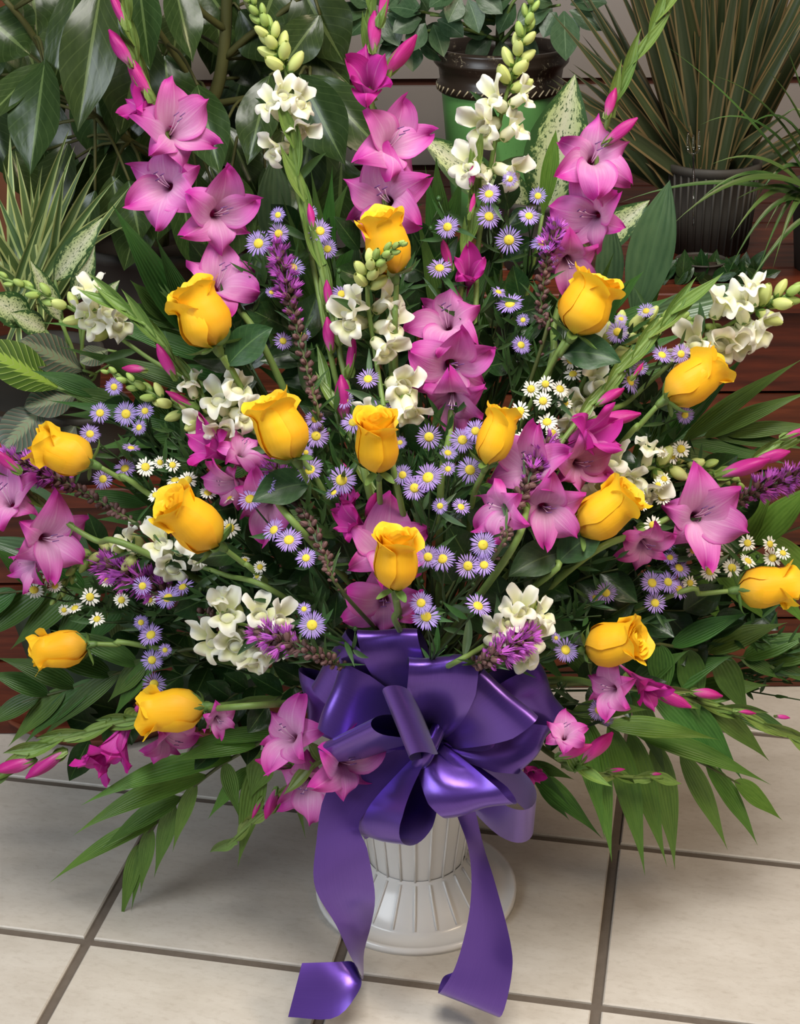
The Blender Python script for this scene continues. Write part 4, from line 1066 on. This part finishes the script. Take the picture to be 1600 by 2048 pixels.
frond('palm frond with upright blades right of the tallest gladiolus', [(900, 760), (890, 640), (880, 540), (890, 470)],
  [(.15, 830, 420, 40), (.3, 960, 380, 36), (.5, 850, 330, 44), (.7, 872, 308, 50), (.9, 925, 350, 36), (.2, 1010, 480, 40), (.4, 820, 520, 36)], 'palm', off=.10, sag=.02)
frond('dark palm frond between the upper right rose and the tall broad leaf', [(1090, 900), (1130, 780), (1170, 690), (1200, 620)],
  [(.1, 1040, 640, 46), (.3, 1230, 500, 44), (.5, 1260, 560, 46), (.7, 1350, 590, 44), (.9, 1290, 540, 40), (.2, 1330, 700, 50), (.4, 1390, 660, 44), (.6, 1080, 560, 46)], 'palm', off=.09, sag=.02)
frond('narrow green palm blades hanging at the right below the purple bow', [(1010, 1480), (1050, 1530), (1085, 1590)],
  [(.3, 1145, 1620, 20), (.6, 1205, 1678, 46), (.9, 1140, 1642, 24), (.5, 1150, 1560, 30)], 'palm', off=.02, sag=.08)
frond('narrow green palm blades hanging left of the vase below the drooping gladiolus', [(640, 1430), (580, 1470), (530, 1510), (500, 1540)],
  [(.4, 612, 1680, 30), (.75, 475, 1735, 52, -.02), (.95, 415, 1640, 36), (.6, 500, 1600, 60), (.3, 340, 1498, 36)], 'palm_bright', off=.03, sag=.08)

# ------------------------------------------------------------------ single broad leaves
def broad(label, b, t, w, Y, mat='aspidistra', bend=.06, name='broad_leaf', curl=.2, side=0.0):
    p, q = P(b[0], b[1], Y), P(t[0], t[1], Y + side)
    root = thing(name, label, 'leaf', p, 'single broad leaves in the arrangement'); M0 = rel(root)
    L = (q - p).length
    put('blade', mk('blade', blade(p, q, w / pxm(p), (CAM - p).normalized() + RIGHT * U(-.5, .5), -FWD * L * bend, wide=.5, fold=.16, nv=18, nu=6, tip=1.0, base=.2, wave=.008), MAT[mat]), root, M0)
    put('stalk', mk('stalk', tube(stem_path(p, (q - p).normalized(), 10), .0024, .002, 6), MAT['stem_green']), root, M0)
broad('tall broad grey-green leaf standing right of the upper right rose', (1268, 640), (1340, 360), 92, 1.70)
broad('pale narrow leaf between the upper right gladiolus and the tall broad leaf', (1215, 620), (1222, 440), 56, 1.71)
broad('broad dark leaf lying level behind the right edge snapdragon', (1270, 640), (1530, 575), 66, 1.68)
broad('broad glossy leaf standing left of the slender budded gladiolus', (545, 500), (548, 310), 70, 1.71)
broad('long dark strap leaf behind the top yellow rose', (700, 760), (712, 470), 46, 1.68)
broad('bright light green leaf standing in front of the spotted leaf at the top right', (1085, 430), (1112, 260), 34, 1.69, 'palm_bright')
broad('silvery leaf at the left edge beneath the drooping gladiolus', (180, 1110), (30, 950), 70, 1.70)
broad('wide dull green blade at the far left under the gladiolus blooms', (190, 1150), (-40, 1075), 60, 1.68)

# ------------------------------------------------------------------ leafy filler sprigs
def sprig(x, y, ang, L, n, lw, off, label='dark green leathery sprig filling the gaps between the flower stems', mat='salal', grp='leathery sprigs filling the gaps'):
    p = PD(x, y, off)
    d = facing(p, ang, 68)
    root = thing('leafy_sprig', near_label('dark leathery leaves', x, y), 'foliage', p, grp); M0 = rel(root)
    e = p + d * L
    sp = spline([p, p.lerp(e, .5) + UP * L * .05, e], 10)
    put('stem', mk('stem', tube(stem_path(p, d, 8)[:-1] + sp, .002, .001, 5), MAT['stem_dark']), root, M0)
    c = (CAM - p).normalized(); sd = d.cross(c).normalized()
    for k in range(n):
        b = sp[min(10, 1 + int(9 * k / max(1, n - 1)))]
        s = 1 if k % 2 else -1
        dirn = (d * (.55 if k < n - 1 else 2) + sd * s * U(.7, 1.1) + c * U(-.1, .3)).normalized()
        l = lw * U(1.2, 1.6)
        put('leaf', mk('leaf', blade(b, b + dirn * l, lw * U(.85, 1.1), c + sd * U(-.5, .5) + UP * U(-.1, .5), c * l * .1, wide=.45, fold=.14, nv=9, nu=4, base=.12, wave=.02), MAT[mat]), root, M0)
spots = [(480, 690, 100), (520, 770, 130), (1170, 1100, 40), (1120, 1180, 10), (1210, 1130, -60), (960, 1090, 60), (1040, 1130, 20), (620, 1150, 160), (560, 1190, 190), (680, 1200, 120),
         (640, 1350, 200), (520, 1370, 190), (560, 1440, 215), (1150, 1370, -20), (1110, 1250, 20), (1240, 1240, 10), (1290, 1270, -10), (1130, 1210, 60), (470, 1330, 200), (420, 1200, 170),
         (380, 1270, 180), (300, 1120, 170), (220, 1260, 190), (260, 1400, 210), (730, 1130, 110), (880, 1060, 80), (820, 1030, 90), (700, 880, 100), (660, 760, 110), (840, 760, 90),
         (960, 780, 80), (1000, 720, 70), (1060, 700, 60), (860, 600, 90), (640, 560, 110), (1000, 560, 70), (920, 830, 85), (600, 1050, 150), (520, 1100, 165), (440, 960, 160),
         (350, 880, 160), (1180, 900, 40), (1250, 850, 40), (1150, 980, 30), (1290, 980, 20), (1240, 1060, 10), (1340, 1040, 10), (1330, 1240, -10), (1420, 1230, 0),
         (1020, 1200, 40), (900, 1180, 70), (760, 1290, 110), (960, 1280, 50), (700, 1280, 150), (1090, 1420, -30), (590, 1290, 180), (540, 640, 110), (760, 640, 95), (780, 780, 95)]
for i, (x, y, a) in enumerate(spots):
    sprig(x, y, a + U(-20, 20), U(.05, .08), 5, U(.026, .036), U(.06, .10))
# finer, deeper stems of the asters
def fines(x, y, off):
    p = PD(x, y, off)
    root = thing('leafy_aster_stalk', near_label('fine dark green aster foliage', x, y), 'foliage', p, 'bare aster stems among the flowers'); M0 = rel(root)
    g, lv = [], []
    dx, dy = x - 845, 1400 - y
    for k in range(5):
        d = facing(p, math.degrees(math.atan2(dy, dx)) + U(-35, 35), 75)
        e = p + d * U(.05, .10); pts = spline([p, p.lerp(e, .5) + UP * U(-.006, .006), e], 6)
        g.append(tube(pts, .0011, .0007, 4))
        for j in range(7):
            b = pts[rnd.randrange(1, 7)]; q = b + (d * .8 + RIGHT * U(-1, 1) + UP * U(-.6, 1) - FWD * U(0, .5)).normalized() * U(.014, .034)
            lv.append(blade(b, q, U(.003, .0055), CAM - b, UP * U(-.003, .003), nv=4, nu=2))
    g.append(tube(stem_path(p, None, 6), .0016, .0013, 5))
    put('stem', mk('stem', join(*g), MAT['stem_aster']), root, M0)
    f = put('foliage', mk('foliage', join(*lv), MAT['small_leaf']), root, M0); f['kind'] = 'stuff'
for k in range(46):
    a = U(-.25, math.pi + .25); r = U(.25, 1.0)
    x = 845 + math.cos(a) * 640 * r; y = 1300 - math.sin(a) * (760 if 0.9 < a < 2.3 else 480) * r
    fines(x, y, U(.02, .07))

# fronds standing behind all the flowers
for k in range(15):
    a = math.radians(-8 + 196 * k / 14)
    R = 430 if k in (0, 14) else 560
    x0, y0 = 845 + math.cos(a) * 150, 1230 - math.sin(a) * 150
    x1, y1 = 845 + math.cos(a) * R * 1.05, 1230 - math.sin(a) * R * 1.15
    lf = []
    for j in range(10):
        t = .12 + .88 * j / 9
        bx, by = x0 + (x1 - x0) * t, y0 + (y1 - y0) * t
        b = a + (.75 if j % 2 else -.75) * (1.15 - .75 * t) + U(-.1, .1)
        l = U(150, 210)
        lf.append((t, bx + math.cos(b) * l, by - math.sin(b) * l, U(34, 46)))
    frond(near_label('shaded palm frond at the back,', x1 * .6 + x0 * .4, y1 * .6 + y0 * .4), [(x0, y0), ((x0 + x1) / 2 + 10, (y0 + y1) / 2), (x1, y1)], lf, 'palm', off=.13, sag=.03, group='palm fronds behind the flowers')
# ------------------------------------------------------------------ plants behind
def pot(name, label, c, r, h, mat, root=None, ribs=0, taper=.8):
    """round pot standing at c; returned thing holds the plant too"""
    t = root
    prof = [(.001, 0), (r * taper, 0), (r * (taper + 1) / 2, h * .5), (r * .97, h * .9), (r * 1.03, h * .92), (r * 1.03, h), (r * .95, h), (r * .93, h * .9)]
    b = put('pot', mk('pot', lathe(prof, 36), MAT[mat]), t)
    put('soil', mk('soil', lathe([(r * .93, h * .9), (r * .5, h * .92), (.001, h * .93)], 20), MAT['soil']), b)
    if ribs:
        rm = mk('rib', tube([Vector((r * taper * 1.005, 0, .003)), Vector((r * (taper + 1) / 2 * 1.005, 0, h * .5)), Vector((r * .975, 0, h * .9))], r * .03, n=5), MAT[mat])
        for k in range(ribs): put('rib', rm, b, Matrix.Rotation(2 * math.pi * k / ribs, 4, 'Z'))
    return b

# big glossy-leaved plant at the upper left
rp = thing('rubber_plant', 'big plant with large drooping glossy dark leaves at the upper left', 'plant', (-.38, 2.50, .40))
M0 = rel(rp)
pot('pot', '', None, .13, .2, 'pot_dark', rp)
trunk = [Vector((-.38, 2.50, .58)), P(330, 330, 2.47), P(420, 210, 2.46), P(448, 100, 2.46), P(455, -60, 2.46)]
put('trunk', mk('trunk', tube(spline(trunk, 16), .013, .008, 9), MAT['trunk']), rp, M0)
br = [[P(448, 118, 2.46), P(500, 70, 2.44), P(570, 20, 2.42), P(640, -40, 2.4)], [P(452, 60, 2.46), P(400, 20, 2.42), P(330, -60, 2.38)], [P(420, 210, 2.46), P(350, 110, 2.42), P(290, 20, 2.38)],
      [P(330, 330, 2.47), P(150, 200, 2.36), P(60, 60, 2.3), P(10, 0, 2.28)], [P(420, 210, 2.46), P(520, 190, 2.42), P(620, 150, 2.4)]]
for b in br: put('branch', mk('branch', tube(spline(b, 10), .006, .004, 7), MAT['trunk']), rp, M0)
RND = []
for k in range(46):
    x_, y_ = -40 + (k * 53 % 46) / 46 * 740, U(-60, 330)
    RND.append((x_, y_, x_ + U(-70, 70), y_ + U(110, 190), U(64, 100), U(2.48, 2.7), U(-.05, 0)))
for k in range(12):
    x_, y_ = 190 + k * 34, U(330, 400)
    RND.append((x_, y_, x_ + U(-60, 60), y_ + U(110, 180), U(64, 90), U(2.3, 2.36), U(-.05, 0)))
for (bx, by, tx, ty, w, Y, dy) in [
    (205, -40, 155, 265, 98, 2.20, -.06), (165, -60, 95, 215, 62, 2.26, -.05), (90, 120, 60, 350, 100, 2.22, -.06), (85, 125, -50, 260, 60, 2.24, -.05), (60, -60, 75, 75, 90, 2.34, -.03), (-30, 30, 60, 110, 120, 2.3, 0),
    (275, -60, 300, 140, 76, 2.26, -.05), (290, 60, 240, 270, 110, 2.36, -.05), (345, -50, 385, 125, 66, 2.30, -.04), (250, 110, 230, 290, 70, 2.42, -.04), (330, 110, 340, 240, 90, 2.44, -.03), (395, 170, 440, 350, 84, 2.30, -.05),
    (540, 150, 495, 330, 74, 2.30, -.05), (450, 250, 520, 400, 66, 2.36, -.03), (600, 150, 690, 330, 100, 2.28, -.05), (620, 150, 790, 330, 84, 2.34, -.04), (580, 60, 700, 170, 96, 2.44, -.02), (600, -30, 690, 130, 110, 2.42, -.02),
    (560, -50, 520, 60, 100, 2.44, -.02), (480, 20, 560, 130, 80, 2.46, -.02), (400, -40, 470, 60, 80, 2.48, -.01), (250, 270, 210, 420, 90, 2.5, -.02), (200, 300, 160, 440, 76, 2.52, -.02), (300, 230, 340, 400, 80, 2.5, -.02),
    (180, 150, 200, 330, 80, 2.5, -.02), (420, 330, 470, 470, 80, 2.42, -.02), (500, 300, 590, 420, 70, 2.44, -.02), (620, 260, 600, 420, 80, 2.42, -.02), (20, 300, 60, 400, 60, 2.4, -.01), (640, 30, 560, 140, 70, 2.4, -.02), (130, 330, 80, 470, 80, 2.5, 0), (380, 300, 330, 460, 90, 2.5, 0)] + RND:
    w *= 1.22
    b, t = P(bx, by, Y), P(tx, ty, Y + dy); L = (t - b).length
    lf = put('leaf', mk('leaf', blade(b, t, w / pxm(b), (CAM - b).normalized() + RIGHT * U(-.7, .7) + UP * U(0, .5), (CAM - b).normalized() * L * .12, wide=.48, fold=.13, nv=16, nu=6, base=.05, wave=.022, tip=1.15), MAT['rubber']), rp, M0)
    j = min((q for bb in br + [trunk] for q in spline(bb, 8)), key=lambda q: (q - b).length)
    put('petiole', mk('petiole', tube(spline([j, j.lerp(b, .5) + UP * .012, b], 5), .0028, .0022, 5), MAT['trunk']), lf)

def tufty(name, label, cat, loc, potspec, blades, mat, w, stemr=0):
    root = thing(name, label, cat, loc); M = rel(root)
    if potspec: pot('pot', '', None, *potspec[:2], potspec[2], root, *(potspec[3:]))
    for (b, t, bend) in blades:
        put('leaf', mk('leaf', blade(b, t, w * U(.8, 1.15), (CAM - b).normalized() + RIGHT * U(-.8, .8), bend, wide=.4, fold=.2, nv=10, nu=4, tip=1.3, base=.5), MAT[mat]), root, M)
    return root
# striped dracaena at the left edge
c0 = P(60, 640, 2.10); bl = []
tips = [(20, 250), (5, 320), (50, 400), (140, 255), (150, 290), (185, 290), (215, 305), (85, 330), (60, 350), (-30, 330), (-60, 400), (240, 350), (262, 370), (-40, 460), (30, 300), (110, 360), (170, 400), (220, 420), (-10, 380), (130, 330), (200, 460), (255, 450), (40, 450), (-70, 500), (90, 420)]
for i, (x, y) in enumerate(tips):
    b = c0 + Vector((U(-.03, .03), U(-.03, .03), U(-.03, .03))); t = P(x, y, 2.10 + U(-.08, .1))
    bl.append((b, t, Vector((0, 0, .02)) + RIGHT * U(-.01, .01)))
tufty('striped_dracaena', 'spiky dracaena with pale-edged narrow leaves at the left edge', 'plant', (c0.x, 2.12, .40), (.09, .14, 'pot_dark'), bl, 'dracaena_pale', .0155)
# tall dark dracaena at the upper right
loc = P(1408, 520, 2.31); loc.z = .63
root = thing('tall_dracaena', 'tall dracaena with dense brown-edged strap leaves in a ribbed grey pot at the upper right', 'plant', loc)
pot('pot', '', None, .07, .13, 'pot_dark', root, 34, .86)
M0 = rel(root)
canes = [P(1412, 440, 2.29), P(1385, 440, 2.33), P(1425, 430, 2.34)]
for cpt in canes:
    put('cane', mk('cane', tube(spline([Vector((cpt.x, cpt.y, .74)), cpt + Vector((0, 0, .02))], 4), .011, .010, 8), MAT['trunk']), root, M0)
for k in range(150):
    cpt = canes[k % 3]; b = cpt + Vector((U(-.012, .012), U(-.012, .012), U(-.01, .05)))
    x = 1100 + (k * 37 % 150) / 150 * 640 + U(-15, 15); y = U(-330, -40) if x > 1170 else U(-60, 200)
    if k % 5 == 0: y = U(120, 300)
    t = P(x, y, 2.34 + U(-.16, .16)); L = (t - b).length
    put('leaf', mk('leaf', blade(b, t, U(.016, .024), (CAM - b).normalized() + RIGHT * U(-1, 1), Vector((0, 0, 1)) * L * U(.02, .12), wide=.35, fold=.2, nv=10, nu=4, tip=1.2, base=.5), MAT['dracaena_dark']), root, M0)
# spider plant at the right edge
c0 = P(1640, 420, 2.16)
root = thing('spider_plant', 'spider plant with arching thin green leaves at the right edge', 'plant', (c0.x + .04, 2.2, .63)); M0 = rel(root)
pot('pot', '', None, .07, .12, 'pot_dark', root)
for (tx, ty, up, w) in [(1342, 452, .09, .013), (1240, 405, .05, .010), (1480, 600, .05, .008), (1470, 400, .04, .010), (1420, 330, .06, .009), (1500, 420, .10, .009), (1460, 480, .07, .010), (1530, 460, .06, .008), (1545, 540, .08, .009), (1380, 420, .08, .008),
                        (1490, 260, .10, .009), (1560, 240, .10, .009), (1420, 150, .06, .008), (1520, 130, .05, .009), (1560, 60, .02, .010), (1330, 90, .03, .007), (1590, 330, .1, .010), (1510, 560, .11, .008), (1450, 560, .09, .008), (1400, 250, .09, .007)]:
    t = P(tx, ty, 2.08 + U(-.06, .06)); b = c0 + Vector((U(-.02, .02), U(-.02, .02), 0))
    put('leaf', mk('leaf', blade(b, t, w, Vector((0, -.6, 1)), Vector((0, 0, up * 1.2)), wide=.35, fold=.3, nv=14, nu=4, tip=1.3, base=.5), MAT['spider']), root, M0)
# low leafy plant under the ribbed pot
c0 = P(1400, 560, 2.16)
root = thing('leafy_pot_plant', 'low bushy plant with small dark leaves in front of the ribbed grey pot', 'plant', (c0.x, c0.y, .63)); M0 = rel(root)
pot('pot', '', None, .035, .025, 'pot_dark', root)
for k in range(70):
    b = P(1300 + U(0, 230), 556 + U(-6, 16), 2.14 + U(-.02, .03)); d = RIGHT * U(-1, 1) + UP * U(.1, 1) - FWD * U(0, .6)
    L = U(.02, .045)
    put('leaf', mk('leaf', blade(b, b + d.normalized() * L, L * .5, CAM - b + RIGHT * U(-1, 1), -FWD * .004, nv=7, nu=4), MAT['salal']), root, M0)
# schefflera in the green pot
gp = P(998, 310, 2.50); gp.z = .63
root = thing('umbrella_plant', 'umbrella plant with oval leaflets growing in the green glazed pot', 'plant', gp); M0 = rel(root)
GP = thing('glazed_pot', 'green glazed round pot with a black worn rim and oval medallion', 'pot', gp)
R_, H_ = .098, .262
put('body', mk('body', lathe([(.001, 0), (R_ * .72, 0), (R_ * .78, H_ * .2), (R_ * .86, H_ * .5), (R_ * .92, H_ * .74), (R_ * .9, H_ * .76), (.001, H_ * .7)], 44), MAT['green_glaze']), GP)
rim = put('rim', mk('rim', lathe([(R_ * .92, H_ * .74), (R_ * .98, H_ * .755), (R_ * .99, H_ * .80), (R_ * .95, H_ * .815), (R_ * .97, H_ * .88), (R_ * 1.05, H_ * .915), (R_ * 1.06, H_ * .935), (R_ * 1.03, H_ * .945), (R_ * 1.07, H_ * .98), (R_ * 1.05, H_ * 1.0), (R_ * .98, H_ * 1.0), (R_ * .95, H_ * .93)], 48), MAT['black_glaze']), GP)
ropem = mk('rope_bead', tube([Vector((R_ * .99, -.004, H_ * .762)), Vector((R_ * 1.0, .004, H_ * .795))], .0012, n=5), MAT['worn_cream'])
for k in range(46): put('rope_bead', ropem, rim, Matrix.Rotation(2 * math.pi * k / 46, 4, 'Z'))
put('soil', mk('soil', lathe([(R_ * .95, H_ * .93), (.001, H_ * .95)], 24), MAT['soil']), GP)
med = lathe([(.001, .004), (.016, .0038), (.021, .003), (.022, .0)], 24)
am = math.radians(-112)
MM = Matrix.Rotation(am, 4, 'Z') @ Matrix.Translation((R_ * .872, 0, H_ * .44)) @ Matrix.Rotation(math.radians(86), 4, 'Y') @ Matrix.Diagonal((1.55, 1, 1, 1))
md = put('medallion', mk('medallion', med, MAT['black_glaze']), GP, MM)
put('medallion_edge', mk('medallion_edge', lathe([(.0205, .0034), (.0222, .0046), (.0238, .003), (.0238, .0)], 24), MAT['worn_cream']), md)
top = Vector((gp.x, gp.y, gp.z + .24))
stems = [(1010, -120), (940, -80), (1080, -90), (880, 20), (1140, 30)]
hubs = [(760, 20, 9), (860, 30, 8), (1120, 10, 8), (930, -20, 8), (1040, -10, 8), (1000, 60, 7), (820, 70, 7)]
put('trunk', mk('trunk', tube(spline([top - Vector((0, 0, .03)), P(1000, 60, 2.50), P(1008, -100, 2.5)], 10), .008, .005, 8), MAT['trunk']), root, M0)
for (hx, hy, n) in hubs:
    Y = 2.44 + U(-.06, .06)
    h = P(hx, hy, Y)
    put('petiole', mk('petiole', tube(spline([P(1000, 80 + U(-40, 20), 2.49), P((hx + 1000) / 2, (hy + 60) / 2 - 10, 2.46), h], 8), .003, .002, 6), MAT['stem_green']), root, M0)
    for k in range(n):
        a = 2 * math.pi * k / n + .3; L = U(70, 100)
        t = P(hx + math.cos(a) * L, hy - math.sin(a) * L * .75 + 18, Y - .02)
        b = h.lerp(t, .22)
        put('leaflet', mk('leaflet', blade(b, t, 46 / pxm(h), (CAM - h).normalized() + UP * .5 + RIGHT * U(-.4, .4), Vector((0, 0, .006)), wide=.55, fold=.08, nv=9, base=.06, wave=.015), MAT['schefflera']), root, M0)
b = P(1128, 22, 2.36); put('leaflet', mk('leaflet', blade(b, P(1132, 122, 2.35), 60 / pxm(b), CAM - b, Vector((0, 0, .0)), wide=.5, fold=.06, nv=10, base=.06), MAT['schefflera']), root, M0)
# spotted dieffenbachias
def dieff(label, loc, leaves, Y, potr=.06):
    root = thing('dieffenbachia', label, 'plant', loc); M0 = rel(root)
    pot('pot', '', None, potr, .1, 'pot_dark', root)
    base = Vector(loc) + Vector((0, 0, .09))
    for (bx, by, tx, ty, w) in leaves:
        b, t = P(bx, by, Y), P(tx, ty, Y - .03); L = (t - b).length
        lf = put('leaf', mk('leaf', blade(b, t, w / pxm(b), (CAM - b).normalized() + UP * .2, (CAM - b).normalized() * L * .1, wide=.42, fold=.12, nv=16, nu=8, base=.08, wave=.012), MAT['dieffenbachia']), root, M0)
        put('petiole', mk('petiole', tube(spline([base, base.lerp(b, .6) + Vector((U(-.01, .01), 0, 0)), b], 6), .003, .0025, 6), MAT['stem_green']), lf)
q = P(1080, 400, 2.22); dieff('spotted cream and green plant with a large upright leaf in front of the green pot', (q.x, q.y, .63), [(1090, 420, 1150, 148, 128), (1010, 400, 838, 268, 80), (1180, 500, 1300, 400, 70), (1040, 430, 1015, 330, 60), (1120, 440, 1190, 470, 56)], 2.20)
q = P(150, 620, 2.02); dieff('small spotted plant with bright green leaves at the left below the striped dracaena', (q.x, q.y, .40), [(110, 560, 205, 435, 56), (150, 600, 190, 490, 44), (60, 640, -30, 590, 70), (120, 640, 60, 520, 44), (170, 640, 240, 560, 44), (90, 660, 20, 625, 50)], 2.0)
# prayer plant at the left
q = P(70, 900, 2.08); root = thing('prayer_plant', 'prayer plant with lime banded and grey-green veined leaves at the left edge', 'plant', (q.x, 2.08, .40)); M0 = rel(root)
pot('pot', '', None, .075, .085, 'pot_grey', root)
for (bx, by, tx, ty, w, m, Y) in [(115, 775, -45, 690, 96, 'prayer_lime', 1.93), (165, 740, 40, 680, 84, 'prayer_grey', 1.97), (150, 790, 48, 815, 78, 'prayer_grey', 1.94), (85, 815, 5, 900, 92, 'prayer_grey', 1.92), (190, 775, 110, 745, 70, 'prayer_grey', 1.98), (150, 850, 95, 930, 60, 'prayer_grey', 1.96), (215, 700, 160, 725, 50, 'prayer_grey', 1.99)]:
    b, t = P(bx, by, Y), P(tx, ty, Y - .03); L = (t - b).length
    lf = put('leaf', mk('leaf', blade(b, t, w / pxm(b), (CAM - b).normalized() + UP * .5, (CAM - b).normalized() * L * .1, wide=.5, fold=.06, nv=14, nu=8, base=.1, wave=.008, tip=.7), MAT[m]), root, M0)
    put('petiole', mk('petiole', tube(spline([Vector((q.x, 2.06, .475)), b + Vector((.01, .02, -.02)), b], 6), .002, n=5), MAT['stem_green']), lf)
# price tag and plastic card fork
tp = P(-2, 902, 1.90); tg = thing('price_tag', 'small orange sticker tag with dark handwritten marks at the left edge', 'tag', tp)
ax = frame(Vector((0, 0, 0)), (CAM - tp).normalized(), 1.0)
put('card', mk('card', join(*[lathe([(.001, 0), (.0125, 0), (.013, -.0006), (.001, -.0008)], 20)]), MAT['tag_orange'], False), tg, ax @ Matrix.Diagonal((1.25, .85, 1, 1)))
def ring(cx, cy, rx, ry, r=.0006): return tube([Vector((cx + rx * math.cos(a), cy + ry * math.sin(a), .0004)) for a in [k * 2 * math.pi / 12 for k in range(13)]], r, n=4)
put('writing', mk('writing', join(ring(.0085, 0, .0026, .0022), tube([Vector((.0058, -.0026, .0004)), Vector((.0058, .0028, .0004))], .0006, n=4), ring(.0014, -.0006, .0016, .0016)), MAT['tag_ink']), tg, ax)
put('stake', mk('stake', box((-.002, -.06, -.003), (.002, .0, -.001)), MAT['vase'], False), tg, ax)
fp = P(1387, 300, 2.18); fk = thing('card_fork', 'clear plastic three-pronged card holder stuck among the dracaena leaves', 'card holder', fp)
Mf = frame(Vector((0, 0, 0)), (CAM - fp).normalized(), 1.0, UP)
s = 1 / pxm(fp)
for dx, h in ((-11, 36), (0, 30), (11, 40)):
    put('prong', mk('prong', tube(spline([Vector((dx * s * 1.05, 0, 0)), Vector((dx * s, h * s * .6, 0)), Vector((dx * s * .95, h * s, 0))], 5), [2.6 * s, 3 * s, 3 * s, 2.6 * s, 2.4 * s, 1 * s], n=8), MAT['clear_plastic']), fk, Mf)
put('yoke', mk('yoke', tube(spline([Vector((-12 * s, 2 * s, 0)), Vector((-7 * s, -5 * s, 0)), Vector((0, -8 * s, 0)), Vector((7 * s, -5 * s, 0)), Vector((12 * s, 2 * s, 0))], 8), 2.2 * s, n=8), MAT['clear_plastic']), fk, Mf)
put('stake', mk('stake', tube([Vector((0, -8 * s, 0)), Vector((0, -150 * s, 0))], 2 * s, n=8), MAT['clear_plastic']), fk, Mf)
# dark green and terracotta pots standing on the floor behind the lower left fronds
q = ground(190, 1480); fpn = thing('floor_planter', 'dark green planter in a terracotta saucer on the floor at the lower left', 'planter', (q.x, q.y + .13, 0))
put('body', mk('body', lathe([(.001, .02), (.12, .02), (.14, .10), (.155, .2), (.16, .235), (.15, .235), (.14, .2), (.001, .19)], 40), MAT['pot_forest']), fpn)
put('saucer', mk('saucer', lathe([(.001, 0), (.15, 0), (.172, .022), (.168, .024), (.15, .012), (.001, .012)], 40), MAT['pot_terracotta']), fpn)
q = ground(440, 1494); fpn = thing('floor_planter', 'red-brown saucer and low planter on the floor behind the lowest yellow rose', 'planter', (q.x, q.y + .10, 0))
put('saucer', mk('saucer', lathe([(.001, 0), (.09, 0), (.105, .022), (.102, .024), (.09, .012), (.001, .012)], 36), MAT['pot_terracotta']), fpn)
put('body', mk('body', lathe([(.001, .012), (.075, .012), (.09, .10), (.094, .12), (.085, .12), (.001, .1)], 36), MAT['pot_forest']), fpn)
